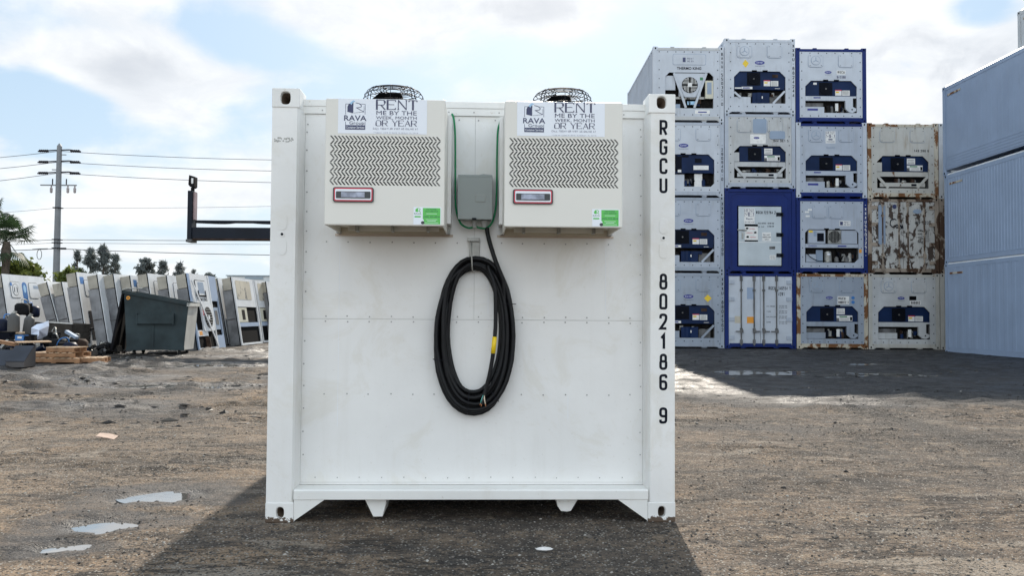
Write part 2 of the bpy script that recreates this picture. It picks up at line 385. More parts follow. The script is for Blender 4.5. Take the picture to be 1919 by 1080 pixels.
def text(mb, s, x, z, h, y, m, cw=.55, sp=.22, st=.14, serif=False, align='l', width=None, vert=None):
    """letters of height h, baseline z; cw letter width/h, sp gap/h, st stroke/h; vert = step for a vertical column"""
    wd = lambda ch: h*cw*(.30 if ch in "I.,!" else (.45 if ch == ' ' else (1.25 if ch in 'MW' else 1.0)))
    tot = sum(wd(c)+h*sp for c in s)-h*sp
    k = 1.
    if width: k = width/tot
    if align == 'c': x -= tot*k/2
    if align == 'r': x -= tot*k
    cx = x; cz = z; yy = y
    for ch in s:
        W = wd(ch)*k
        if ch in GL:
            ST = h*st
            ix = ST/2 if not serif else 0
            for gi, poly in enumerate(GL[ch]):
                yy2 = yy-gi*.00015
                pts = rounded(poly, W-2*ix, h-2*ix)
                if serif:
                    for si in range(len(pts)-1):
                        a, b = pts[si], pts[si+1]; d = (b-a)
                        if d.length < 1e-6: continue
                        ang = abs(d.normalized().y); thick = ST*(.34+.66*ang**3) if d.x*d.y <= 1e-9 else ST*.42
                        if abs(d.x) < 1e-6 and ch in 'NM' and (a.x < .01*h or ch == 'N'): thick = ST*.45
                        e = d.normalized()*thick*.25
                        strip(mb, [a-e, b+e], thick, yy2-si*.00003, m, cx, cz)
                    for e in (pts[0], pts[-1]):
                        if (e.y < .02*h or e.y > .98*h) and ch not in 'OCEDB' and not (ch in 'LZ2'):
                            if ch == 'T' and e.y > .5*h:
                                strip(mb, [e, e+Vector((0, -h*.14))], ST*.5, yy2-.0012, m, cx, cz); continue
                            strip(mb, [e+Vector((-min(h*.10, W*.11), 0)), e+Vector((min(h*.10, W*.11), 0))], ST*.35, yy2-.0009, m, cx, cz)
                    if ch in 'EF' and gi == 0:
                        for e in (pts[0], pts[-1]) if ch == 'E' else (pts[0],):
                            strip(mb, [e, e+Vector((0, h*.16 if e.y < .5*h else -h*.16))], ST*.5, yy2-.0012, m, cx, cz)
                else:
                    strip(mb, pts, ST, yy2, m, cx+ix, cz+ix)
        if vert is None: cx += W+h*sp*k
        else: cz -= vert
    return mb
_fc = {}
def ftext(mb, s, x, z, h, y, m, sx=1., bold=0., align='l', width=None, shear=0.):
    """built-in font, flat letters"""
    key = (s, bold, shear)
    if key not in _fc:
        c = bpy.data.curves.new('t', 'FONT'); c.body = s; c.size = 1; c.offset = bold; c.resolution_u = 3; c.shear = shear
        o = bpy.data.objects.new('t', c); COL.objects.link(o)
        dg = bpy.context.evaluated_depsgraph_get(); me = bpy.data.meshes.new_from_object(o.evaluated_get(dg))
        vs = [v.co.copy() for v in me.vertices]; fs = [tuple(p.vertices) for p in me.polygons]
        bpy.data.objects.remove(o); bpy.data.curves.remove(c); bpy.data.meshes.remove(me)
        _fc[key] = (vs, fs)
    vs, fs = _fc[key]
    if not vs: return mb
    x0 = min(v.x for v in vs); x1 = max(v.x for v in vs); k = h/.73
    kx = k*sx if not width else width/(x1-x0)
    off = {'l': -x0, 'c': -(x0+x1)/2, 'r': -x1}[align]
    mb.add([(x+(v.x+off)*kx, y, z+v.y*k) for v in vs], fs, m)
    return mb

# ================================================================== GROUND
PUD = [(-2.36, 5.70, .19, .12, .3), (-2.40, 4.90, .14, .10, .1), (-2.35, 4.45, .10, .06, .2), (5.3, 17.5, 1.35, .85, -.05), (7.4, 17.2, 1.1, .45, 0), (8.6, 20.5, .9, .35, 0),
       (-7.6, 18.6, 1.6, .5, .1), (-9.5, 21.2, 1.8, .4, .1), (-11.6, 16.6, 1.6, .5, .05), (-7.2, 24.2, 1.5, .45, 0), (-11.4, 13.9, .9, .3, 0), (-5.6, 13.8, .8, .28, 0)]
def base_h(x, y):
    t = min(1., max(0., (y-7)/20)); t = t*t*(3-2*t)
    return .150*t
def pud_f(x, y):
    best = 0.
    for (cx, cy, rx, ry, a) in PUD:
        dx, dy = x-cx, y-cy
        if abs(dx) > 3*rx or abs(dy) > 5*ry: continue
        c, s = math.cos(a), math.sin(a)
        d = math.hypot((dx*c+dy*s)/rx, (-dx*s+dy*c)/ry)
        best = max(best, max(0., 1.-d/2.4))
    return best
def mud_f(x, y):
    m = 0.
    if y > 8.5: m = min(1, (y-8.5)/4)*max(0., 1-max(0., y-24)/8)
    return m
def ground_h(x, y):
    h = base_h(x, y)
    far = 1. if y < 60 else 0.
    if not far: return h
    a = noise.noise(Vector((x*.45, y*.45, 0)))*.020
    b = noise.noise(Vector((x*2.1, y*2.1, 3.3)))*.006
    c = noise.noise(Vector((x*9., y*9., 7.3)))*.0045 + noise.noise(Vector((x*4.3, y*4.3, 1.3)))*.006
    k_ = noise.noise(Vector((x*.6, y*.8, 60.)))
    if k_ > .0 and y > 4.2: c += min(1, k_*5)*(abs(noise.noise(Vector((x*1.3, y*5.5, 61.))))*.055 - .014)*(1 if y > 6 else .5)
    m = mud_f(x, y)
    if m > 0:
        q = noise.noise(Vector((x*.55, y*.35, 11.)))
        loc = max(0., min(1., .65+q*2.2))
        rid = (abs(noise.noise(Vector((x*1.1, y*4.6, 5.)))) - .2)*.17 + noise.noise(Vector((x*4, y*9., 9.)))*.06 + noise.noise(Vector((x*2, y*3., 19.)))*.03
        c += rid*m*loc*(1. if x < 2 else .55)
    p = pud_f(x, y)
    flat = 1.-.75*min(1, p*1.6)
    # flat beside the containers
    if abs(x) < 1.6 and 4.7 < y < 11.5: a *= .0; b *= .4
    if y > 26: k = max(.2, 1-(y-26)/3); a *= k; c *= k
    pc = min(1., p*1.5)
    if p > 0: b += noise.noise(Vector((x*8, y*8, 2.)))*.020*min(1, p*3) + noise.noise(Vector((x*2.7, y*2.7, 8.)))*.012*min(1, p*3)
    return h + a*flat + b + c - .030*pc*pc
def axis(segs):
    o = [segs[0][0]]
    for (a, b, st) in segs:
        n = max(1, int(round((b-a)/st)))
        for i in range(1, n+1): o.append(a+(b-a)*i/n)
    return o
xs = axis([(-900, -200, 100), (-200, -40, 20), (-40, -16, 1.2), (-16, -7, .13), (-7, -3.6, .07), (-3.6, 3.6, .045), (3.6, 8, .08), (8, 16, .16), (16, 40, 2), (40, 200, 20), (200, 900, 100)])
ys = axis([(-60, -10, 10), (-10, 2.5, 1.2), (2.5, 8, .045), (8, 14, .07), (14, 20, .10), (20, 30, .2), (30, 60, 2), (60, 200, 20), (200, 1800, 160)])
nx, ny = len(xs), len(ys)
gv = []; wet_shade_v = []
for y in ys:
    for x in xs:
        gv.append((x, y, ground_h(x, y)))
        p = pud_f(x, y); wn = noise.noise(Vector((x*.8, y*.8, 20.)))
        m = mud_f(x, y)
        q = noise.noise(Vector((x*.33+3, y*.5, 31.)))
        wv = min(1., p*2.3*(.8+.6*wn)) + max(0., q-.05)*2.2*m
        if y > 11 and x > 1.5: wv += .75*min(1, (y-11)/2.5)*min(1, (x-1.5)/1.5)  # adds painted shade to the soil where the container stack's shadow falls
        if -22 < x < -4 and 10 < y < 30: wv += .45*min(1, (y-10)/5)*max(0, .6+1.2*noise.noise(Vector((x*.5, y*.9, 33.))))
        if y < 8 and x < -1:
            for (cx, cy, rx, ry, a_) in PUD[:3]:
                dd_ = math.hypot((x-cx)/(rx*4.2), (y-cy)/(ry*4.6)); nn = noise.noise(Vector((x*3.1, y*3.1, 90.)))
                wv = max(wv, min(.42, max(0, 1-dd_+nn*.55)*.8))
        if y > 60: wv = 0
        wet_shade_v.append(max(0., min(1., wv)))
gf = [(j*nx+i, j*nx+i+1, (j+1)*nx+i+1, (j+1)*nx+i) for j in range(ny-1) for i in range(nx-1)]
me = bpy.data.meshes.new('ground'); me.from_pydata(gv, [], gf); me.polygons.foreach_set('use_smooth', [True]*len(gf))
at_ = me.attributes.new('wet_shade', 'FLOAT', 'POINT'); at_.data.foreach_set('value', wet_shade_v)
m, t, b, P = mat_base('ground_mat')
wa = t.new('ShaderNodeAttribute', attribute_name='wet_shade'); wet_shade = wa.outputs['Fac']
spg = t.new('ShaderNodeSeparateXYZ'); t.l.new(P, spg.inputs[0])
big = t.noise(P, .35, 4, .55); mid = t.noise(P, 2.2, 6, .62); grit = t.noise(P, 46, 4, .7); grit2 = t.noise(P, 120, 3, .7)
vor = t.new('ShaderNodeTexVoronoi'); vor.inputs['Scale'].default_value = 62; t.l.new(P, vor.inputs['Vector'])
vor2 = t.new('ShaderNodeTexVoronoi'); vor2.inputs['Scale'].default_value = 24; t.l.new(P, vor2.inputs['Vector'])
c = t.mix(t.rng(big, .40, .60), (.275, .190, .120), (.135, .104, .078))
c = t.mix(t.math('MULTIPLY', t.rng(t.noise(t.mapping(P, (.5, 1.1, 1.)), .8, 4, .6, .8), .50, .60), .55), c, (.062, .054, .047))
c = t.mix(t.rng(mid, .42, .68), c, (.052, .046, .041))
c = t.mix(t.math('MULTIPLY', t.rng(t.noise(P, 1.1, 5, .6, .5), .52, .66), .55), c, (.24, .160, .098))
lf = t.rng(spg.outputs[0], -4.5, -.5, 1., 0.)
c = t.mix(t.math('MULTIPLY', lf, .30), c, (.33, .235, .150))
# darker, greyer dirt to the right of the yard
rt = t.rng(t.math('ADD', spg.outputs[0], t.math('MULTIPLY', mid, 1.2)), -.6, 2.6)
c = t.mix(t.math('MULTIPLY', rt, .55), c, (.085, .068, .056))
# ruts and smears running across the yard
stk_ = t.noise(t.mapping(P, (.9, 4.2, 1.)), 1.0, 7, .66, .6)
c = t.mix(t.math('MULTIPLY', t.rng(stk_, .52, .66), .72), c, (.040, .035, .032))
c = t.mix(t.math('MULTIPLY', t.rng(t.noise(t.mapping(P, (.7, 2.6, 1.)), 1.3, 6, .6, .4), .56, .70), .5), c, (.20, .15, .105))
pa = t.noise(P, 3.4, 9, .78, .5)
c = t.mix(t.math('MULTIPLY', t.rng(pa, .50, .58), .62), c, (.036, .031, .027))
pb = t.noise(t.vmath('ADD', P, (7., 3., 0.)), 4.6, 9, .80, .3)
c = t.mix(t.math('MULTIPLY', t.rng(pb, .53, .60), .60), c, (.30, .225, .155))
pc_ = t.noise(t.vmath('ADD', P, (1., 9., 0.)), 13, 6, .80)
c = t.mix(t.math('MULTIPLY', t.rng(pc_, .54, .60), .6), c, (.032, .028, .025))
# thin dark cracks and scraped lines
rl = t.noise(t.mapping(P, (1.0, 2.6, 1.)), 1.5, 6, .62, .9)
rm = t.rng(t.math('ABSOLUTE', t.math('SUBTRACT', rl, .5)), .004, .020, 1., 0.)
rsel = t.rng(t.noise(P, .9, 3, .5), .46, .56)
crk = t.math('MULTIPLY', rm, rsel)
c = t.mix(t.math('MULTIPLY', crk, .85), c, (.022, .019, .017))
ll = t.noise(t.vmath('ADD', t.mapping(P, (.55, 2.0, 1.)), (3., 5., 0.)), 1.1, 7, .68, .7)
c = t.mix(t.math('MULTIPLY', t.rng(ll, .565, .62), .62), c, (.30, .255, .205))
c = t.mix(t.math('MULTIPLY', t.rng(ll, .44, .38), .60), c, (.038, .034, .031))
# wheel tracks: darker pressed bands along gentle curves
for (ax, bx, cx_) in ((-4.2, -.55, .035), (-7.4, -.50, .030), (3.4, .25, -.012), (5.3, .30, -.014)):
    yv = spg.outputs[1]; xc = t.math('ADD', t.math('MULTIPLY', yv, bx), t.math('ADD', t.math('MULTIPLY', t.math('MULTIPLY', yv, yv), cx_), ax))
    dd = t.math('ADD', t.math('ABSOLUTE', t.math('SUBTRACT', spg.outputs[0], xc)), t.math('MULTIPLY', t.noise(P, 1.8, 4, .6), .5))
    c = t.mix(t.math('MULTIPLY', t.rng(dd, .34, .56, 1., 0.), .72), c, (.040, .035, .031))
# individual stones
vc = t.new('ShaderNodeSeparateColor'); t.l.new(vor.outputs['Color'], vc.inputs[0])
stone = t.rng(vor.outputs['Distance'], .32, .46, 1., 0.)
c = t.mix(t.math('MULTIPLY', stone, t.rng(vc.outputs[0], .52, .56)), c, (.030, .028, .027))
c = t.mix(t.math('MULTIPLY', stone, t.rng(vc.outputs[1], .72, .76)), c, (.36, .33, .29))
c = t.mix(t.math('MULTIPLY', t.rng(grit, .52, .68), .7), c, (.042, .036, .032))
c = t.mix(t.math('MULTIPLY', t.rng(grit2, .58, .68), .55), c, (.26, .23, .19))
c = t.mix(t.rng(wet_shade, .03, .30, 0., .58), c, (.060, .061, .064))
c = t.mix(t.rng(wet_shade, .30, .80, 0., .82), c, (.015, .014, .015))
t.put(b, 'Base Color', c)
t.put(b, 'Roughness', t.math('SUBTRACT', .92, t.math('MULTIPLY', t.rng(wet_shade, .15, .9), t.math('ADD', .25, t.math('MULTIPLY', t.rng(mid, .35, .6), .30)))))
b.inputs['Specular IOR Level'].default_value = .35
hsum = t.math('ADD', t.math('MULTIPLY', grit, .6), t.math('MULTIPLY', stone, .45)); hsum = t.math('SUBTRACT', hsum, t.math('MULTIPLY', crk, 1.2)); hsum = t.math('ADD', hsum, t.math('MULTIPLY', t.noise(P, 11, 5, .6), 1.3))
bn = t.new('ShaderNodeBump'); bn.inputs['Strength'].default_value = 1.0; bn.inputs['Distance'].default_value = .022
t.l.new(hsum, bn.inputs['Height']); t.l.new(bn.outputs[0], b.inputs['Normal'])
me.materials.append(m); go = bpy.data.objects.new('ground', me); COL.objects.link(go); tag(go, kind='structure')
# water in the puddles
m, t, b, P = mat_base('water_mat')
b.inputs['Base Color'].default_value = (.11, .105, .095, 1); b.inputs['Roughness'].default_value = .03; b.inputs['Specular IOR Level'].default_value = .9
b.inputs['IOR'].default_value = 3.2
bn = t.new('ShaderNodeBump'); bn.inputs['Strength'].default_value = .08; bn.inputs['Distance'].default_value = .004
t.l.new(t.noise(P, 9, 3), bn.inputs['Height']); t.l.new(bn.outputs[0], b.inputs['Normal'])
for (cx, cy, rx, ry, a) in PUD:
    zc = ground_h(cx, cy); mb = MB(); n = 28; lv = base_h(cx, cy)-.0195
    vs = [(cx, cy, lv)]
    for k in range(n):
        an = 2*math.pi*k/n; rr = 1.55+.2*noise.noise(Vector((math.cos(an)*1.5+cx, math.sin(an)*1.5, cy)))
        ux, uy = rx*rr*math.cos(an), ry*rr*math.sin(an); vs.append((cx+ux*math.cos(a)-uy*math.sin(a), cy+ux*math.sin(a)+uy*math.cos(a), lv))
    mb.add(vs, [(0, 1+k, 1+(k+1) % n) for k in range(n)], 'water_mat'); o = mb.build('puddle'); tag(o, kind='structure')

# loose gravel lying on the dirt
rg = random.Random(3); gm = MB()
for nm, cc in (('pebble_dark', (.05, .047, .045)), ('pebble_mid', (.13, .115, .10)), ('pebble_light', (.34, .32, .29))): paint(nm, cc, .85, .2, spec=.2)
paint('mud_clod', (.028, .024, .021), .6, .3, spec=.35)
OCT = [(1,0,0),(0,1,0),(-1,0,0),(0,-1,0),(0,0,1),(0,0,-1)]; OF = [(0,1,4),(1,2,4),(2,3,4),(3,0,4),(1,0,5),(2,1,5),(3,2,5),(0,3,5)]
for i in range(34000):
    y = 3.6+10.5*rg.random()**1.9; x = (rg.random()*2-1)*(.66*y+.2)
    dn = noise.noise(Vector((x*.9, y*.9, 40.)))
    if rg.random() > .55+dn*1.3: continue
    s = .0025+.006*rg.random()**3*(1+y*.12); z = ground_h(x, y)
    if rg.random() < .010: s *= 2.0
    a = rg.random()*6.28; ca, sa = math.cos(a), math.sin(a); ex, ey, ez = s*(.7+.6*rg.random()), s*(.7+.6*rg.random()), s*(.4+.3*rg.random())
    tx, ty = (rg.random()-.5)*.6, (rg.random()-.5)*.6
    vs = []
    for (u, v, w_) in OCT:
        u, v, w_ = u*ex, v*ey, w_*ez; w_ += tx*u+ty*v; vs.append((x+u*ca-v*sa, y+u*sa+v*ca, z+w_+ez*.3))
    k = rg.random(); gm.add(vs, OF, 'pebble_dark' if k < .40 else ('pebble_mid' if k < .88 else 'pebble_light'))
for i in range(9500):
    y = 8.5+15*rg.random()**.8; x = (rg.random()*2-1)*(.66*y+.2)
    if -1.7 < x < 1.3 and y < 12: continue
    if x > -1 and rg.random() < .6: continue
    dn = noise.noise(Vector((x*.5, y*.8, 70.)))
    dl = noise.noise(Vector((x*1.2, y*3.5, 71.)))
    if dn < .05 or dl < -.05: continue
    s = (.012+.05*rg.random()**2.2)*(.8 if x < 0 else .6); z = ground_h(x, y); a = rg.gauss(.2, .5); ca, sa = math.cos(a), math.sin(a)
    ex, ey, ez = s*(1+1.3*rg.random()), s*(.5+.4*rg.random()), s*(.25+.35*rg.random()); vs = []
    for (u, v, w_) in OCT:
        u, v, w_ = u*ex*(.7+.6*rg.random()), v*ey*(.7+.6*rg.random()), w_*ez*(.7+.6*rg.random()); vs.append((x+u*ca-v*sa, y+u*sa+v*ca, z+w_+ez*.2))
    gm.add(vs, OF, 'mud_clod' if rg.random() < .85 else 'pebble_mid')
g = gm.build('gravel'); tag(g, 'loose gravel scattered over the dirt yard', 'gravel', kind='stuff')
def chunk(name, x, y, s, m, label, cat, flat=.5, group=None):
    mb = MB(); vs = []; fs = []; n = 9; rgx = random.Random(int(abs(x*100)+y*10))
    prof = [(.0, -.2), (.8, 0), (1., .35), (.6, .9), (0.01, 1.)]
    for (r, z) in prof:
        for k in range(n):
            a = 2*math.pi*k/n; q = 1+(rgx.random()-.5)*.45; vs.append((r*q*s[0]*math.cos(a), r*q*s[1]*math.sin(a), z*s[2]*(1+(rgx.random()-.5)*.3)))
    for i in range(len(prof)-1):
        for k in range(n): fs.append((i*n+k, i*n+(k+1) % n, (i+1)*n+(k+1) % n, (i+1)*n+k))
    mb.add(vs, fs, m); o = mb.build(name); o.location = (x, y, ground_h(x, y)); tag(o, label, cat, group); return o
chunk('crumpled_paper', .18, 4.42, (.045, .022, .016), 'paper_white', 'crumpled white scrap lying in the shadow before the white container', 'litter')
# curled scrap piece on the left
mb = MB(); n = 7
for k in range(n-1):
    x0, x1 = -.09+.18*k/(n-1), -.09+.18*(k+1)/(n-1); z0, z1 = .030-.028*(k/(n-1))**2*1.0+.02, .030-.028*((k+1)/(n-1))**2+.02
    mb.add([(x0, -.04, z0-.022), (x1, -.04, z1-.022), (x1, .05, z1), (x0, .05, z0), (x0, -.04, z0-.03), (x1, -.04, z1-.03), (x1, .05, z1-.008), (x0, .05, z0-.008)],
           [(0,1,2,3),(7,6,5,4),(0,4,5,1),(3,2,6,7),(1,5,6,2),(0,3,7,4)], 'cardboard_pink')
o = mb.build('cardboard_scrap'); o.location = (-3.95, 8.18, ground_h(-3.95, 8.18)); tag(o, 'curled pinkish scrap of board lying alone on the left dirt', 'litter')
for i, (x, y, s, lb) in enumerate([(-3.35, 5.32, .018, 'dark stone left of the middle puddle'), (-4.6, 6.6, .022, 'dark stone on bare dirt at the far left'), (-1.6, 9.6, .03, 'small dark clod left of the white container near its side'),
                              (-2.22, 4.92, .016, 'dark stone at the right end of the middle puddle'), (1.95, 6.0, .02, 'small brown stone right of the white container'), (-2.34, 5.55, .016, 'dark pebble at the near edge of the largest puddle')]):
    chunk('stone', x, y, (s, s*.8, s*.6), 'pebble_dark', lb, 'stone', group='larger stones on the dirt')

# ================================================================== MAIN CONTAINER
CX, CY, YAW = -1.4473, 4.9536, .0342
W = 2.438
def cloc(u, v, z): c, s = math.cos(YAW), math.sin(YAW); return (CX+u*c-v*s, CY+u*s+v*c, z)
root = thing('shipping_container', 'white reefer container in the centre with coiled cable and two cooling units on its end', 'container', (CX, CY, 0), (0, 0, YAW))
def casting(x0, z0, hx, hz, rx, rz, p, parent, flip=False):
    w_, h_, d_ = .166, .118, .178; mb = MB(); n = 24; x1, z1 = x0+w_, z0+h_
    ring = []; outer = []; inner = []
    for k in range(n):
        a = 2*math.pi*(k+.5)/n; c, s = math.cos(a), math.sin(a)
        ring.append((hx+rx*abs(c)**(2/p)*(1 if c > 0 else -1), hz+rz*abs(s)**(2/p)*(1 if s > 0 else -1)))
        tt = min(((x1-hx)/c if c > 0 else (x0-hx)/c) if abs(c) > 1e-9 else 9, ((z1-hz)/s if s > 0 else (z0-hz)/s) if abs(s) > 1e-9 else 9)
        outer.append((hx+c*tt, hz+s*tt))
    crn = [(x1, z1), (x0, z1), (x0, z0), (x1, z0)]
    # snap closest outer points to the corners
    for cc in crn:
        i = min(range(n), key=lambda k: (outer[k][0]-cc[0])**2+(outer[k][1]-cc[1])**2); outer[i] = cc
    y0 = -.003
    vs = [(a, y0, b_) for a, b_ in outer]+[(a, y0, b_) for a, b_ in ring]+[(a, y0+.035, b_) for a, b_ in ring]+[(a, d_, b_) for a, b_ in outer]
    fs = [(k, (k+1) % n, n+(k+1) % n, n+k) for k in range(n)]
    fs2 = [(n+k, n+(k+1) % n, 2*n+(k+1) % n, 2*n+k) for k in range(n)]
    fs3 = [(k, 3*n+k, 3*n+(k+1) % n, (k+1) % n) for k in range(n)]+[tuple(3*n+k for k in range(n-1, -1, -1))]
    mb.add(vs, fs+fs2+fs3, 'white_cast')
    mb.add([(hx+rx*.02, y0+.13, hz)]+[(a, y0+.0352, b_) for a, b_ in ring], [(0, 1+k, 1+(k+1) % n) for k in range(n)], 'cast_inside')
    return mb.build('corner_casting', parent, bevel=.006)
casting(0, 0, .087, .059, .023, .032, 2.6, root); casting(W-.166, 0, W-.083, .062, .022, .032, 2.6, root)
casting(0, 2.473, .081, 2.530, .030, .038, 2.8, root); casting(W-.166, 2.473, W-.086, 2.538, .029, .037, 2.8, root)
for sx in (0, 1):
    q = (lambda x: x) if sx == 0 else (lambda x: W-x)
    mb = MB(); mb.prism([(q(.003), .002), (q(.152), .002), (q(.163), .022), (q(.170), .122), (q(.003), .122)], .118, 2.473, 'white_main', axis='z')
    # pressed patches and lock point
    mb.rrect(min(q(.045), q(.10)), max(q(.045), q(.10)), 1.735, 1.83, .026, -.0005, .002, 'white_main'); mb.rrect(min(q(.045), q(.10)), max(q(.045), q(.10)), 1.585, 1.685, .026, -.0005, .002, 'white_main')
    mb.ell(q(.073), 1.71, .017, .017, -.001, .002, 'white_main'); mb.ell(q(.073), 1.71, .008, .008, -.003, .002, 'bolt')
    if sx == 0:
        rs = random.Random(5)
        for k in range(26):
            a = .02+rs.random()*.11; mb.ell(a, 2.265+rs.random()*.025, .003+.006*rs.random(), .003+.004*rs.random(), .0015-.0001*k/26, .002, 'seam', 7)
    p = mb.build('corner_post', root, bevel=.004)
    if sx == 1:
        mb = MB(); H_ = .098; cwv = .55
        for ch, z in (('R', 2.334), ('G', 2.217), ('C', 2.100), ('U', 1.983), ('8', 1.396), ('0', 1.276), ('2', 1.154), ('1', 1.031), ('8', .911), ('6', .788), ('9', .588)):
            text(mb, ch, 2.340, z, H_, .0008, 'letter_black', cw=.50, st=.155)
        mb.build('lettering', p)
# rails, sill, gussets
mb = MB(); mb.prism([(.150, 2.552), (W-.150, 2.552), (W-.150, 2.512), (.150, 2.512)], .108, .20, 'white_sill'); mb.box(.150, W-.150, .112, .20, 2.466, 2.5115, 'white_sill')
for k in range(13): mb.ell(.28+.155*k, 2.487, .0045, .0045, .109, .112, 'rivet', 8)
mb.build('top_rail', root, bevel=.004)
mb = MB(); mb.add([], [], 'white_sill')
pr = [(-.001, .134), (-.001, .185), (.008, .194), (.118, .199), (.118, .134)]
vs = [(.164, a, b_) for a, b_ in pr]+[(W-.164, a, b_) for a, b_ in pr]; n = 5
mb.add(vs, [tuple(range(n)), tuple(range(2*n-1, n-1, -1))]+[(i, i+n, (i+1) % n+n, (i+1) % n) for i in range(n)], 'white_sill'); mb.build('bottom_sill', root, bevel=.003)
for a in (1, -1):
    q = (lambda x: x) if a == 1 else (lambda x: W-x)
    mb = MB(); mb.prism([(q(.167), .004), (q(.167), .1335), (q(.345), .1335), (q(.172), .012)], .004, .016, 'white_sill'); mb.build('gusset', root)
mb = MB(); mb.prism([(.573, .133), (.705, .133), (.705, .105), (.684, .022), (.628, .022)], .05, .32, 'white_sill'); mb.build('floor_leg', root, bevel=.004)
mb = MB(); mb.prism([(1.723, .133), (1.864, .133), (1.815, .052), (1.79, .048), (1.755, .052), (1.735, .08)], .06, .30, 'white_sill'); mb.build('floor_leg', root, bevel=.004)
# end wall
mb = MB(); pv = .125
mb.box(.160, W-.160, pv, pv+.05, .190, 2.52, 'seam')
mb.box(.176, 1.2185, pv-.003, pv, 1.2065, 2.464, 'white_main'); mb.box(1.2200, W-.176, pv-.003, pv, 1.2065, 2.464, 'white_main'); mb.box(.176, W-.176, pv-.0035, pv, .214, 1.2045, 'white_main')
mb.box(.161, .1745, pv-.006, pv, .20, 2.466, 'white_main'); mb.box(W-.1745, W-.161, pv-.006, pv, .20, 2.466, 'white_main'); mb.box(.176, W-.176, pv-.005, pv, .20, .2125, 'white_main')
mb.build('end_wall', root, bevel=.0008)
mb = MB(); rv = random.Random(11)
def riv(x, z, r=.0046):
    x += (rv.random()-.5)*.006; z += (rv.random()-.5)*.005
    mb.ell(x, z, r, r, pv-.0065, pv-.0032, 'rivet', 8)
for k in range(15):
    x = .315+.1335*k
    for z in (1.678, 1.222, 1.191, .748): riv(x, z)
    riv(x-.05, .242, .0036)
for z in (2.40, 2.35, 2.24, 2.11, 1.98, 1.86, 1.74, 1.615, 1.49, 1.37, 1.07, .93, .80, .66, .52, .38):
    riv(.190, z); riv(W-.190, z, .004)
for x in (1.12, 1.24, 1.34): riv(x, 2.44)
mb.build('rivets', root)
# vertical weld marks and scratches on the wall
for (x, z0, z1) in ((1.305, 1.24, 1.50), (.395, .55, 1.66), (2.03, 1.25, 1.66), (1.80, .60, .74)): mb = MB(); mb.box(x, x+.0015, pv-.0042, pv-.0031, z0, z1, 'sticker_white'); mb.build('weld_mark', root)
# body behind
mb = MB(); mb.box(.012, W-.012, .176, 6.05, .15, 2.56, 'white_main')
for i in range(11):
    mb.box(.2, W-.2, .45+.52*i, .52+.52*i, .03, .149, 'bay_dark')
mb.build('body', root)
for sx in (0, W-.012):
    k = .25; mb = MB()
    while k < 5.9: mb.box(sx if sx == 0 else sx+.0005, sx+.0115 if sx == 0 else W, k, k+.10, .30, 2.40, 'white_main'); k += .28
    mb.build('side_ribs', root)
for x in (0, W-.16):
    mb = MB(); mb.box(x+.001, x+.159, 5.9, 6.058, 0, 2.59, 'white_main'); mb.build('rear_post', root)

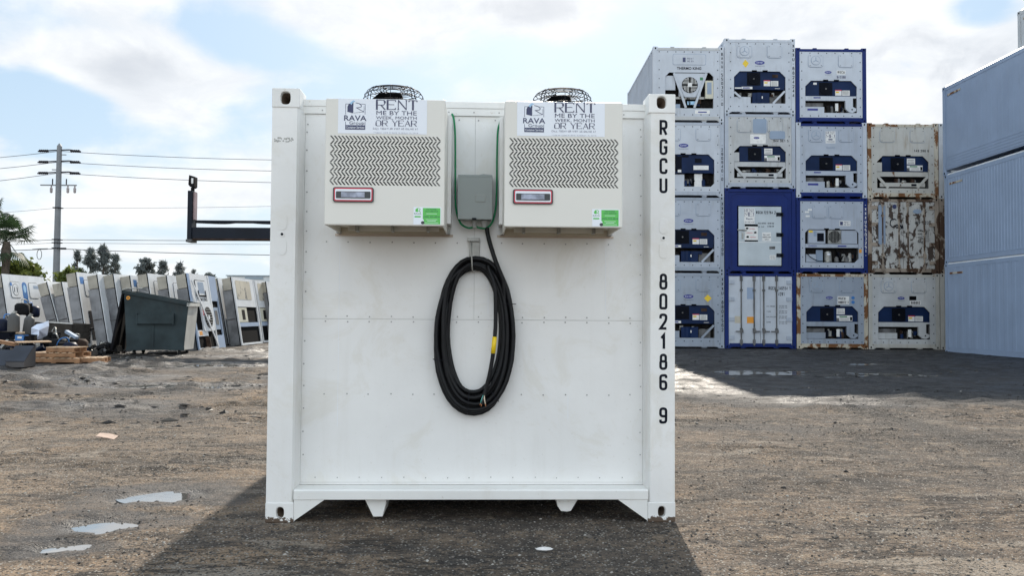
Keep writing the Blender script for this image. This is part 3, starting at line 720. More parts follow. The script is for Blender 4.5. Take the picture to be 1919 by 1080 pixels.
# ------------------------------------------------------------------ cooling units
def bracket_sticker(mb, S):
    pass
def cooling_unit(loc, label):
    rt = thing('cooling_unit', label, 'cooling unit', loc, (0, 0, YAW), 'cooling units on the container end')
    w_, h_, d_ = .660, .705, .515
    X = lambda px: (px-608)/341.6
    Z = lambda py: (422-py)/341.6
    mb = MB(); mb.box(0, w_, 0, .02, 0, h_, 'ac_cream'); mb.box(0, .012, .0205, .48, .0, h_-.001, 'ac_cream'); mb.box(w_-.012, w_, .0205, .48, .0, h_-.001, 'ac_cream'); mb.box(.0125, w_-.0125, .0205, d_, h_-.02, h_-.0015, 'ac_cream')
    hs = mb.build('housing', rt, bevel=.007)
    mb = MB(); mb.box(.013, w_-.013, .022, .50, .035, .050, 'ac_under'); mb.box(.07, w_-.05, .38, .395, .008, .0345, 'ac_cream'); mb.box(.013, w_-.013, .47, .49, .010, .0345, 'ac_under')
    for x in (.12, .33, .54): mb.box(x, x+.014, .33, .42, .002, .0345, 'galv')
    mb.box(.014, w_-.014, .486, .514, .0, h_-.03, 'ac_under')
    mb.build('base_pan', rt)
    mb = MB(); mb.box(w_+.001, w_+.022, .33, d_, .05, h_-.01, 'white_main'); mb.box(-.022, -.001, .33, d_, .05, h_-.01, 'white_main')
    mb.box(w_+.001, w_+.012, .44, d_, .0, .05, 'galv'); mb.box(-.012, -.001, .44, d_, .0, .05, 'galv'); mb.build('mounting_flange', rt)
    mb = MB(); mb.box(-.03, w_+.03, d_-.004, d_+.003, -.012, .002, 'caulk'); mb.build('sealant', rt)
    # louvre
    mb = MB(); cols, rows = 28, 11; x0, x1, z0, z1 = X(617.5), X(822), Z(346.5), Z(252); px_ = (x1-x0)/cols; rh = (z1-z0)/rows
    for r in range(rows):
        dz = rh*.88; sl = px_*.95*(1 if (rows-1-r) % 2 == 0 else -1)
        for c in range(cols+1):
            xa = x0+px_*c*.975+px_*.1; hw = px_*.215; zb = z0+rh*r+rh*.06
            xb, xt = (xa+ (0 if sl < 0 else 0), xa+0)
            if sl > 0: xb, xt = xa+px_*.9, xa      # '\' slot
            else: xb, xt = xa, xa+px_*.9           # '/' slot
            edge = (c in (0, 1, cols, cols-1)) or r == rows-1
            mb.add([(xb-hw, -.0008, zb), (xb+hw, -.0008, zb), (xt+hw, -.0008, zb+dz), (xt-hw, -.0008, zb+dz)], [(0, 1, 2, 3)], 'ac_fins' if edge else 'louver_dark')
    mb.build('louvre', rt)
    mb = MB(); mb.rrect(X(624.3), X(700.5), Z(378.7), Z(350.4), .012, -.010, .0, 'dark_plastic'); mb.rrect(X(626.5), X(698.5), Z(377), Z(352), .010, -.012, -.0095, 'red')
    mb.rrect(X(628.6), X(696.4), Z(374.8), Z(354.2), .006, -.0135, -.0115, 'sticker_white'); mb.rrect(X(630.4), X(694.8), Z(371.8), Z(358.8), .004, -.0155, -.013, 'dark_plastic')
    cp_ = mb.build('control_panel', rt); mb = MB(); mb.bz(X(640.1), X(684), Z(370), Z(360), -.017, -.0156, 'screen'); mb.build('screen', cp_)
    # big sticker
    mb = MB(); y = -.0012
    mb.bz(X(631.5), X(799), Z(248), Z(182), y, -.0003, 'sticker_white')
    L = y-.0004
    stk = mb.build('rental_sticker', rt); mb = MB()
    for (a, b_, c_, d2) in ((645.3, 682.7, 192.3, 191.5), (645.3, 646.2, 211.6, 191.5), (681.8, 682.7, 211.6, 191.5), (645.3, 646.2, 240, 225.6), (681.8, 682.7, 240, 225.6)):
        mb.bz(X(a), X(b_), Z(c_), Z(d2), L, y, 'navy')
    mb.prism([(X(649), Z(207)), (X(649), Z(197)), (X(651), Z(192.5)), (X(654), Z(191)), (X(656), Z(194)), (X(660), Z(188.5)), (X(660), Z(209.5))], L-.0004, L, 'navy')
    mb.prism([(X(653), Z(190.5)), (X(657.5), Z(186.5)), (X(660), Z(184.8)), (X(664), Z(187)), (X(660), Z(188.2)), (X(656), Z(193.5)), (X(654), Z(190.7))], L-.0007, L, 'sky_blue')
    mb.prism([(X(661), Z(209.3)), (X(661), Z(189)), (X(664), Z(188.5)), (X(680), Z(196)), (X(680), Z(206.5))], L-.0002, L, 'sticker_white')
    for pl in ([(664, 189.5), (671, 191), (675.5, 195), (674.5, 197.5), (668, 199), (665, 199)], [(666.5, 199.2), (673, 203), (680, 206.6)], [(661, 209), (680, 206.6), (680, 196)]):
        strip(mb, [Vector((X(a), Z(b_))) for a, b_ in pl], .0034 if pl[0][0] != 661 else .0014, L-.0009, 'navy', 0, 0)
    ftext(mb, 'RAVA', X(664), Z(223.6), .0305, L-.001, 'navy', align='c', width=X(685.3)-X(643.2), bold=.012)
    ftext(mb, 'Group', X(666.8), Z(230.8), .0185, L-.001, 'navy', align='c', width=X(679.5)-X(652), bold=0)
    mb.bz(X(645.3), X(682.7), Z(240.6), Z(232.2), L-.0005, L, 'navy')
    ftext(mb, 'Container Services', X(664), Z(238.4), .0125, L-.001, 'sticker_white', align='c', width=X(681)-X(647), bold=.01)
    ftext(mb, 'ME BY THE', X(703.5), Z(211.9), Z(203.6)-Z(211.9), L-.001, 'navy_text', width=X(779.5)-X(703.5)); ftext(mb, 'WEEK, MONTH', X(703), Z(220.0), Z(214.0)-Z(220.0), L-.001, 'navy_text', width=X(779.5)-X(703))
    for s_, z0_, z1_, xa, xb, st in (('RENT', 201.2, 183.6, 703.5, 780.5, .20), ('OR YEAR', 232.8, 222.4, 702.5, 779.5, .19)):
        text(mb, s_, X(xa)+.002, Z(z0_), Z(z1_)-Z(z0_), L-.001, 'navy_text', cw=.70, sp=.24, st=st, serif=True, width=X(xb)-X(xa)-.004)
    text(mb, 'CALL TODAY! OR VISIT US ONLINE AT', X(697.5), Z(239.8), .0098, L-.001, 'navy_text', cw=.6, sp=.25, st=.12, width=X(782)-X(697.5))
    text(mb, '11120 NW 122ND ST SUITE 10 MEDLEY, FL 33178', X(697.5), Z(247), .0062, L-.001, 'navy_text', cw=.6, sp=.3, st=.10, width=X(782.5)-X(697.5))
    mb.build('lettering', stk)
    mb = MB(); mb.bz(X(775.5), X(827.5), Z(419.6), Z(386.5), -.0012, -.0003, 'sticker_white'); mb.bz(X(793), X(826), Z(418.8), Z(388), -.0018, -.0011, 'green_sticker')
    ftext(mb, 'NO POWER', X(809.5), Z(391.8), .007, -.0022, 'green_dark', align='c', width=X(819)-X(800), bold=.03)
    ftext(mb, 'OUT SERVICE', X(809.5), Z(395.6), .007, -.0022, 'green_dark', align='c', width=X(822)-X(797.5), bold=.03)
    for zz_, wd in ((398.6, 20), (409.8, 22), (412.4, 16), (415.6, 26)): mb.bz(X(809.5-wd/2), X(809.5+wd/2), Z(zz_+.6), Z(zz_), -.0022, -.0017, 'sticker_white')
    ftext(mb, '(305) 555-8818', X(809.5), Z(406), .0085, -.0022, 'green_dark', align='c', width=X(825)-X(794.5), bold=.03)
    mb.prism([(X(779), Z(395)), (X(779), Z(391)), (X(782), Z(388.3)), (X(784), Z(388.3)), (X(784), Z(396))], -.0018, -.0011, 'green_sticker')
    strip(mb, [Vector((X(a), Z(b_))) for a, b_ in ((784.5, 388.5), (788, 390), (787, 393), (785, 393.4), (789, 396))], .0030, -.0018, 'green_sticker', 0, 0)
    ftext(mb, 'RAVA', X(783.5), Z(400.6), .010, -.0018, 'green_dark', align='c', width=X(790)-X(777), bold=0)
    mb.bz(X(777.5), X(789), Z(406), Z(403.3), -.0018, -.0011, 'green_sticker')
    mb.ell(X(793), Z(416), .010, .009, -.0026, -.0011, 'dark_plastic', 12); mb.ell(X(793), Z(412), .006, .008, -.0024, -.0011, 'sticker_white', 12)
    mb.build('service_sticker', rt)
    # fan guard on top
    cx, cy, z0 = .345, .265, h_-.002
    fg = MB()
    prof = [(.178, 0), (.180, .03), (.177, .060), (.169, .086), (.155, .106), (.138, .116), (.119, .119), (.100, .119), (.081, .118), (.062, .117), (.043, .116)]
    for (r, z) in prof: fg.tube([(cx+r*math.cos(2*math.pi*k/36), cy+r*math.sin(2*math.pi*k/36), z0+z) for k in range(36)], .0021, 'wire_dark', 5, closed=True)
    for k in range(8):
        a = 2*math.pi*k/8+math.pi/4
        for off in ((-.012, .012) if k % 2 == 0 else (0,)):
            ca, sa = math.cos(a), math.sin(a)
            fg.tube([(cx+r*ca-off*sa, cy+r*sa+off*ca, z0+z+.002) for (r, z) in prof], .0024 if off else .0018, 'wire_dark', 5)
    gd = fg.build('fan_guard', rt, smooth=True)
    mb = MB(); mb.lathe([(.0, .10), (.045, .10), (.055, .08), (.055, .0)], (cx, cy, z0), 'fan_black', 16)
    for k in range(4):
        a = 2*math.pi*k/4+.5; ca, sa = math.cos(a), math.sin(a); ta = a+.75
        mb.add([(cx+.05*ca, cy+.05*sa, z0+.03), (cx+.165*ca, cy+.165*sa, z0+.025), (cx+.165*math.cos(ta), cy+.165*math.sin(ta), z0+.075), (cx+.05*math.cos(ta), cy+.05*math.sin(ta), z0+.06)], [(0, 1, 2, 3)], 'fan_black')
    mb.build('fan', rt)
    return rt
AC1 = cooling_unit(cloc(.397, -.397, 1.726), 'cream wall mounted cooling unit left of the grey switch box')
AC2 = cooling_unit(cloc(1.388, -.397, 1.726), 'cream wall mounted cooling unit right of the grey switch box, beside the black RGCU letters')

# ------------------------------------------------------------------ switch box, cables, hook
sb = thing('switch_box', 'grey metal electrical switch box between the two cooling units', 'electrical box', cloc(1.119, pv-.004, 1.812), (0, 0, YAW))
mb = MB(); mb.box(0.003, .203, -.112, 0, .003, .252, 'box_grey'); mb.build('enclosure', sb, bevel=.003)
mb = MB(); mb.box(0, .206, -.122, -.1125, 0, .254, 'box_grey'); mb.rrect(.104, .166, .103, .150, .008, -.1245, -.1218, 'seam'); mb.rrect(.107, .163, .106, .147, .006, -.1262, -.1243, 'box_grey')
mb.box(.085, .112, -.125, -.1222, -.002, .008, 'bolt'); mb.build('door', sb, bevel=.002)
mb = MB(); mb.prism([(-.001, .2545), (.207, .2545), (.207, .270), (.150, .275), (.125, .270), (-.001, .270)], -.118, 0, 'box_grey'); mb.build('rain_hood', sb, bevel=.002)
mb = MB(); mb.lathe([(.0, -.045), (.014, -.045), (.014, -.012), (.019, -.012), (.019, .0)], (.100, -.055, 0), 'pvc_grey', 14); mb.build('conduit_hub', sb, smooth=False)
mb = MB(); mb.lathe([(.0, -.045), (.015, -.045), (.018, -.022), (.022, -.020), (.022, .0)], (.160, -.055, 0), 'pvc_grey', 14); mb.build('cable_gland', sb, smooth=False)
croot = (CX, CY, 0)
def smooth_path(pts, n=6):
    o = []; P = [Vector(p) for p in pts]; P = [P[0]*2-P[1]]+P+[P[-1]*2-P[-2]]
    for i in range(1, len(P)-2):
        for k in range(n):
            t = k/n; a, b_, c, d = P[i-1], P[i], P[i+1], P[i+2]
            o.append(.5*((2*b_)+(c-a)*t+(2*a-5*b_+4*c-d)*t*t+(3*b_-a-3*c+d)*t**3))
    o.append(P[-2]); return o
mb = MB()
gp = [(1.075, .112, 2.475), (1.086, .09, 2.44), (1.096, .07, 2.34), (1.099, .06, 2.15), (1.101, .06, 1.98), (1.108, .06, 1.87), (1.135, .062, 1.793), (1.180, .062, 1.766), (1.215, .064, 1.772), (1.228, .066, 1.778),
      (1.245, .066, 1.768), (1.290, .06, 1.766), (1.326, .06, 1.80), (1.346, .06, 1.88), (1.353, .06, 2.0), (1.353, .06, 2.2), (1.357, .07, 2.36), (1.370, .09, 2.42), (1.378, .112, 2.45)]
mb.tube(smooth_path(gp), .0062, 'green_cable', 8); o = mb.build('ground_wire', smooth=True); o.location = croot; o.rotation_euler = (0, 0, YAW)
tag(o, 'thin green earth wire looping under the grey switch box', 'wire')
hk = thing('cable_hook', 'dark rusty metal bracket with bent rod holding the cable coil', 'hook', cloc(1.176, pv-.004, 1.59), (0, 0, YAW))
mb = MB(); mb.box(.012, .076, -.012, 0, 0, .096, 'galv'); mb.box(0, .076, -.030, 0, .0965, .118, 'galv'); mb.build('bracket_plate', hk, bevel=.002)
mb = MB(); mb.tube(smooth_path([(.024, -.02, .10), (.026, -.075, .085), (.027, -.118, .04), (.030, -.125, -.03), (.034, -.112, -.085), (.046, -.09, -.088), (.052, -.03, -.08)]), .0042, 'galv', 8); mb.build('hook_rod', hk, smooth=True)
# the coil: one long cable laid in loops
cc = thing('cable_coil', 'thick black power cable coiled in a tall oval hanging from the hook', 'cable', cloc(1.2255, pv-.004, 1.11), (0, 0, YAW))
rc = random.Random(21)
paths = []; NL = 11
def loop_pt(i, a, fr):
    # a from top clockwise; fr 0 inner .. 1 outer
    s, c = math.sin(a), math.cos(a)
    sw = .158+(.236-.158)*fr; ztop = .408+(.470-.408)*fr; zbot = .338+(.468-.338)*fr
    # side bundles are wider than the bundle over the hook
    sw += .006*math.sin(a*2+i*1.7); zc = .0
    e = 2.25; px_ = sw*(abs(s)**(2/e))*(1 if s > 0 else -1); pz = (ztop if c > 0 else zbot)*(abs(c)**(2/2.05))*(1 if c > 0 else -1)
    return px_, pz
seq = [.45, .9, .15, .65, 1.0, .3, .8, .0, .55, .95, .25]
lay = [0, 0, 0, 0, 1, 1, 1, 1, 2, 2, 2]
main = [(.070, -.0565, .66), (.074, -.058, .62), (.095, -.07, .54), (.128, -.085, .44), (.17, -.088, .34)]
pts = []
NS = 40
for i in range(NL):
    for k in range(NS):
        u = k/NS; a = 2*math.pi*u + (math.pi*.30 if i == 0 else 0)*(1-u); f0 = seq[i]; f1 = seq[(i+1) % NL]; tt = max(0, (u-.72)/.28); tt = tt*tt*(3-2*tt)
        fr = f0*(1-tt)+f1*tt; ph = i*2.1
        fr = min(1.05, max(-.03, fr+.09*math.sin(a*1.5+ph)))
        ly = lay[i]*(1-tt)+lay[(i+1) % NL]*tt
        x_, z_ = loop_pt(i, a, fr)
        pts.append((x_+rc.gauss(0, .0006), -.016-.026*ly-.003*math.sin(a*2+ph), z_))
pts = pts[:-6]
end = [(.118, -.104, .30), (.126, -.106, .12), (.122, -.108, 0.0), (.113, -.108, -.10), (.094, -.106, -.22), (.068, -.104, -.33), (.060, -.104, -.355)]
full = [Vector(p) for p in smooth_path(main, 5)] + [Vector(p) for p in pts[5:]]
cab = MB(); cab.tube(full, .0138, 'cable_black', 9); 
cobj = cab.build('cable', cc, smooth=True)
mb = MB(); mb.tube(smooth_path([(.075, -.085, .425)]+end, 8), .0122, 'cable_black', 9); mb.build('free_end', cc, smooth=True)
mb = MB(); mb.tube([(.1212, -.108, -.005), (.1165, -.108, -.055), (.1115, -.1078, -.105)], .0142, 'yellow', 10); mb.build('yellow_label', cc, smooth=True)
for (pp, mt) in (([(.059, -.105, -.35), (.048, -.112, -.375), (.040, -.115, -.402)], 'teal_wire'), ([(.060, -.104, -.35), (.062, -.116, -.38), (.068, -.12, -.408)], 'cream_wire'), ([(.059, -.103, -.35), (.052, -.118, -.38), (.046, -.122, -.408)], 'dark_plastic')):
    mb = MB(); mb.tube(pp, .0042, mt, 6); e = Vector(pp[-1]); d = (e-Vector(pp[-2])).normalized(); mb.tube([e, e+d*.014], .0030, 'copper', 6); mb.build('wire_end', cc, smooth=True)
for (x0, z0, x1, z1) in ((.150, .19, .250, .194), (-.252, -.145, -.155, -.149), (.10, -.335, .150, -.40), (-.03, -.335, -.04, -.475)):
    mb = MB(); N_ = 20; cx, cz = (x0+x1)/2, (z0+z1)/2; L = math.hypot(x1-x0, z1-z0)/2; ux, uz = (x1-x0)/2/L, (z1-z0)/2/L
    mb.tube([(cx+ux*L*math.cos(2*math.pi*k/N_), -.050+.050*math.sin(2*math.pi*k/N_), cz+uz*L*math.cos(2*math.pi*k/N_)) for k in range(N_)], .0018, 'wire_dark', 5, closed=True)
    mb.build('cable_tie', cc, smooth=True)

# ================================================================== YARD CONTAINERS
def wall_corr(mb, x, y0, y1, z0, z1, m, pitch=.30, dep=.03, sgn=-1):
    """side wall with shallow vertical corrugations; sgn -1: faces -x"""
    pts = []; y = y0
    while y < y1-pitch*.5:
        pts += [(y, 0), (y+pitch*.36, 0), (y+pitch*.44, dep), (y+pitch*.90, dep)]; y += pitch
    pts.append((y1, 0)); n = len(pts)
    vs = [(x-sgn*d, yy, z0) for yy, d in pts]+[(x-sgn*d, yy, z1) for yy, d in pts]
    fs = [((i+1, i, n+i, n+i+1) if sgn < 0 else (i, i+1, n+i+1, n+i)) for i in range(n-1)]
    mb.add(vs, fs, m)
def yard_container(loc, rotz, label, H=2.591, L=6.058, frame='yard_white', panel='yard_white', body='yard_white', kind='c1', code='', code_col='letter_black', rails=None, group='reefer containers stacked at the back', code_left=False, logo=True, sill=None, opts=()):
    rt = thing('reefer_container', label, 'container', loc, (0, 0, rotz), group)
    rails = rails or frame; sill = sill or rails; Wd = W
    # castings
    for (x, z) in ((0, 0), (Wd-.162, 0), (0, H-.118), (Wd-.162, H-.118)):
        mb = MB(); mb.box(x, x+.162, -.002, .178, z, z+.118, frame); mb.ell(x+.081, z+.059, .024, .034, -.0035, -.0018, 'ac_slot', 12, 2.6)
        mb.build('corner_casting', rt)
    for x in (0, Wd-.135):
        mb = MB(); mb.box(x+.002, x+.133, 0, .16, .118, H-.118, frame)
        o_ = mb.build('corner_post', rt)
        if code and ((x > 1) != code_left):
            mb = MB(); n = len(code); parts = code; z = H-.30; stp = (H-.75)/max(n, 12)*1.02
            text(mb, parts, x+.040, z, stp*.74, -.0025, code_col, cw=.60, st=.17, vert=stp); mb.build('lettering', o_)
    mb = MB(); mb.box(.162, Wd-.162, .004, .15, H-.125, H-.035, rails)
    for x in (.60, 1.70): mb.box(x, x+.13, .0, .10, H-.0345, H-.002, rails)
    mb.build('top_rail', rt)
    mb = MB(); mb.box(.162, Wd-.162, .003, .15, .05, .175, sill)
    for x in (.55, 1.68): mb.box(x, x+.17, .02, .15, .012, .0495, sill)
    for a in (1, -1):
        q = (lambda x: x) if a == 1 else (lambda x: Wd-x)
        mb.prism([(q(.163), .0), (q(.163), .0495), (q(.26), .0495)], .006, .02, sill)
    mb.build('bottom_rail', rt)
    mb = MB(); mb.box(.045, Wd-.045, .20, L-.02, .11, H-.05, body)
    wall_corr(mb, .004, .18, L-.15, .16, H-.10, body, sgn=-1); wall_corr(mb, Wd-.004, .18, L-.15, .16, H-.10, body, sgn=1)
    mb.box(.004, .06, .18, L-.15, H-.099, H-.03, body); mb.box(Wd-.06, Wd-.004, .18, L-.15, H-.099, H-.03, body); mb.box(.004, .08, .18, L-.15, .05, .159, body); mb.box(Wd-.08, Wd-.004, .18, L-.15, .05, .159, body)
    for x in (0, Wd-.16): mb.box(x, x+.16, L-.16, L, 0, H, frame)
    mb.build('body', rt)
    px0, px1, pz0, pz1 = .136, Wd-.136, .176, H-.126
    oy = H-2.591  # extra height goes above the machinery bay
    def bolts(mb, x0, x1, z0, z1, y, n=7):
        for k in range(n):
            x = x0+(x1-x0)*k/(n-1); z = z0+(z1-z0)*k/(n-1)
            for (a, b_) in ((x, z0), (x, z1), (x0, z), (x1, z)): mb.ell(a, b_, .016, .020, y-.008, y, 'bolt', 6)
    def bay(z0, z1, x0=.33, x1=2.11, ch=.20, ych=None):
        """front panel with an opening whose upper corners are cut off"""
        mb = MB(); ya, yb = .012, .05
        mb.box(px0, x0, ya, yb, pz0, pz1, panel); mb.box(x1, px1, ya, yb, pz0, pz1, panel)
        mb.box(x0, x1, ya, yb, z1, pz1, panel); mb.box(x0, x1, ya, yb, pz0, z0, panel)
        if ch:
            mb.prism([(x0, z1), (x0+ch, z1), (x0, z1-ch)], ya, yb, panel); mb.prism([(x1, z1), (x1-ch, z1), (x1, z1-ch)], ya, yb, panel)
        if ych: mb.prism([(x1, z0), (x1-ych, z0), (x1, z0+ych)], ya, yb, panel)
        # inner sides and rear
        mb.box(x0-.01, x0, yb, .40, z0, z1, 'bay_grey'); mb.box(x1, x1+.01, yb, .40, z0, z1, 'bay_grey'); mb.box(x0, x1, yb, .40, z1, z1+.01, 'bay_dark'); mb.box(x0, x1, yb, .40, z0-.01, z0, 'bay_grey')
        mb.box(x0, x1, .199, .41, z0, z1, 'bay_dark')
        bolts(mb, px0+.075, px1-.075, pz0+.06, pz1-.05, ya, 8)
        return mb.build('front_panel', rt)
    def hatches(mb_, z0=1.93, z1=2.38, xs_=((.44, .94), (1.48, 1.98)), vent=True, m=None):
        for i, (a, b_) in enumerate(xs_):
            mb = MB()
            mb.rrect(a-.012, b_+.012, z0-.014+oy, z1+oy, .09, .0085, .0118, 'patch_blue')
            mb.rrect(a, b_, z0+oy, z1+oy-.004, .08, -.004, .0083, m or panel)
            for (c1, c2) in ((a+.06, z0+.05), (b_-.06, z0+.05), (a+.06, z1-.06), (b_-.06, z1-.06)): mb.ell(c1, c2+oy, .012, .012, -.010, -.004, 'bolt', 6)
            if vent and i == 0:
                cx_, cz_ = (a+b_)/2, (z0+z1)/2+oy
                mb.ell(cx_, cz_, .165, .165, -.010, -.004, 'patch_blue', 20); mb.ell(cx_, cz_, .150, .150, -.016, -.0095, m or panel, 20)
                for an in (90, 210, 330): mb.beam((cx_, cz_), (cx_+.11*math.cos(R(an)), cz_+.11*math.sin(R(an))), .022, -.020, -.0155, 'patch_blue')
            mb.build('access_hatch', rt)
    def carrier(mb_, cx_, cz_, w_=.34):
        mb = MB()
        mb.ell(cx_, cz_, w_/2, w_*.20, .0065, .0118, 'logo_navy', 20); ftext(mb, 'Carrier', cx_, cz_-w_*.055, w_*.15, .006, 'sticker_white', align='c', width=w_*.66, shear=.3)
        ftext(mb, 'TRANSICOLD', cx_, cz_-w_*.40, w_*.10, .0105, 'navy_text', align='c', width=w_*1.0); mb.build('logo', rt)
    def fanbox(mb, cx_, cz_, r, y):
        mb.box(cx_-r*1.15, cx_+r*1.15, y, y+.05, cz_-r*1.1, cz_+r*1.1, 'unit_dark'); mb.ell(cx_, cz_, r, r, y-.012, y, 'unit_dark', 20)
        for k in range(3):
            rr = r*(.35+.3*k); N_ = 20; mb.tube([(cx_+rr*math.cos(2*math.pi*j/N_), y-.016, cz_+rr*math.sin(2*math.pi*j/N_)) for j in range(N_)], .005, 'unit_dark', 4, closed=True)
        mb.ell(cx_, cz_, .03, .03, y-.03, y-.012, 'bay_grey', 8)
    def clutter(mb, x0, x1, z0, z1, seed, n=9):
        rr = random.Random(seed)
        for k in range(n):
            a = x0+(x1-x0)*rr.random()*.85; wz = (z1-z0)*(.25+.45*rr.random()); wx = .05+.12*rr.random(); zb = z0+(z1-z0-wz)*rr.random()*.5; y = .10+.08*rr.random()
            a = min(a, x1-wx-.01)
            mb.box(a, a+wx, y, y+.06, zb, zb+wz, rr.choice(['bay_grey', 'bay_dark', 'unit_blue', 'junk_brown', 'galv', 'unit_dark']))
        for k in range(max(2, n//3)):
            a = x0+.04+(x1-x0-.2)*rr.random(); rad = .035+.05*rr.random(); hh = (z1-z0)*(.35+.35*rr.random()); mb.lathe([(.005, 0), (rad, 0), (rad, hh*.85), (rad*.6, hh), (.005, hh)], (a+rad, .13, z0+.01), rr.choice(['bay_dark', 'galv', 'unit_blue', 'junk_brown', 'bay_grey']), 10)
        for k in range(3):
            a = x0+.05+(x1-x0-.3)*rr.random(); zb = z0+.05; mb.tube(smooth_path([(a, .09, z1-.04), (a+.1, .07, (z0+z1)/2), (a+.12+.1*rr.random(), .08, zb), (min(a+.28, x1-.03), .1, z0+(z1-z0)*.5)], 4), .010, 'ac_slot', 5)
    def labels(mb, x, z, y, style=0):
        if style == 0:
            mb.box(x, x+.22, y-.002, y, z, z+.20, 'label_white'); mb.box(x+.02, x+.13, y-.004, y-.002, z+.09, z+.14, 'label_yellow'); mb.box(x+.0, x+.22, y-.004, y-.002, z+.17, z+.20, 'red')
            mb.box(x+.24, x+.50, y-.002, y, z, z+.18, 'label_white')
            for k in range(4): mb.box(x+.26, x+.47, y-.0035, y-.002, z+.03+.037*k, z+.042+.037*k, 'bay_grey')
        else:
            mb.box(x, x+.28, y-.002, y, z+.23, z+.43, 'label_white'); mb.box(x, x+.54, y-.002, y, z, z+.19, 'label_white'); mb.box(x+.1, x+.36, y-.0035, y-.002, z+.13, z+.17, 'green_dark')
            mb.box(x, x+.09, y-.0035, y-.002, z, z+.10, 'bay_grey'); mb.box(x+.46, x+.53, y-.0035, y-.002, z+.02, z+.14, 'bay_dark')
            for k in range(3): mb.box(x+.12, x+.43, y-.0035, y-.002, z+.03+.034*k, z+.038+.034*k, 'bay_grey')
            for k in range(3): mb.box(x+.03, x+.25, y-.0035, y-.002, z+.26+.05*k, z+.275+.05*k, 'bay_grey')
    def topclips(mb_, z):
        for x in (.95, 1.32): mb = MB(); mb.box(x, x+.17, .002, .012, z-.01, z+.035, 'ac_slot'); mb.build('latch', rt)
    if kind in ('c1', 'c4'):
        bay(.345, 1.46, ych=.12 if kind == 'c4' else None)
        mb = MB(); ya = .055
        poly = [(.34, .92), (.34, 1.27), (.52, 1.45), (1.92, 1.45), (2.10, 1.27), (2.10, .92 if kind == 'c1' else .80), (2.0, .82), (.34, .82 if kind == 'c4' else .86)]
        mb.prism(poly, ya, .17, 'unit_blue')
        if kind == 'c1':
            fanbox(mb, 1.02, 1.20, .20, .045); mb.box(.34, 2.08, .040, .0545, .83, .925, 'unit_blue'); mb.box(.60, .97, .030, .0395, .845, .925, 'label_white'); mb.box(.64, .88, .028, .030, .865, .905, 'logo_navy'); mb.box(.36, .59, .030, .0395, .86, .90, 'label_white')
            labels(mb, 1.37, .96, .054); mb.box(1.66, 1.86, .048, .0545, 1.25, 1.36, 'junk_brown'); mb.box(1.75, 1.92, .036, .0395, .865, .880, 'label_white')
        else:
            fanbox(mb, .72, 1.13, .24, .045); mb.box(1.45, 1.68, .046, .0545, 1.18, 1.32, 'unit_dark'); mb.box(1.40, 1.92, .044, .054, .93, 1.08, 'label_white'); mb.box(.86, .98, .044, .054, .84, .93, 'label_white')
            for x in (.62, 1.0): mb.rrect(x, x+.24, 1.36, 1.42, .02, .048, .054, 'unit_dark')
        mb.build('cooling_machine', rt)
        mb = MB(); 
        if kind == 'c1':
            mb.box(.34, .92, .06, .16, .35, .58, panel); mb.box(.98, 1.56, .05, .17, .36, .72, 'unit_blue'); mb.lathe([(0.01, .36), (.13, .36), (.13, 0), (.01, 0)], (1.2, .12, .36), 'unit_blue', 12); mb.box(1.25, 1.33, .035, .05, .52, .60, 'label_white'); mb.box(1.60, 2.0, .15, .19, .36, .66, 'bay_grey')
            clutter(mb, .36, 2.08, .60, .80, int(loc[0]*10+loc[2]*7), 7)
        else:
            mb.box(.34, 1.1, .12, .19, .36, .78, panel); mb.box(1.45, 1.72, .12, .19, .36, .80, 'label_white'); clutter(mb, 1.0, 2.0, .37, .78, 5, 8)
        mb.build('compressor', rt)
        if kind == 'c1':
            for p_ in (((2.09, .78), (1.68, .35)), ((.34, .74), (.56, .56))):
                mb = MB(); mb.beam(p_[0], p_[1], .07, .018, .048, panel); mb.build('brace', rt)
        mb = MB(); hatches(mb, vent='novent' not in opts); topclips(mb, 1.46)
        if logo: carrier(mb, 1.22 if kind == 'c1' else 1.05, 1.76+oy*.5)
        if 'diamond' in opts: mb.prism([(1.75, 1.70), (1.88, 1.83), (2.01, 1.70), (1.88, 1.57)], .008, .0118, 'label_yellow')
        if 'tag' in opts: mb.prism([(.62, 1.72), (.72, 1.86), (.84, 1.74), (.74, 1.58)], .008, .0118, 'label_yellow')
        if 'tag2' in opts: mb.box(.60, .72, .009, .0118, 1.66, 1.73, 'label_yellow')
        mb.build('markings', rt)
    elif kind in ('c2', 'c3'):
        bay(.345, 1.46)
        mb = MB(); mb.prism([(.34, .93), (.34, 1.25), (.53, 1.45), (1.91, 1.45), (2.10, 1.25), (2.10, .93)] if kind == 'c2' else [(.52, .93), (.52, 1.45), (1.91, 1.45), (2.10, 1.25), (2.10, .93)], .055, .17, 'unit_blue')
        fanbox(mb, 1.05, 1.18, .20, .045); labels(mb, 1.38, .955, .054, 0 if kind == 'c2' and 'wide' not in opts else 1)
        if kind == 'c3': mb.box(.34, .515, .05, .12, .93, 1.24, panel)
        mb.build('cooling_machine', rt)
        mb = MB()
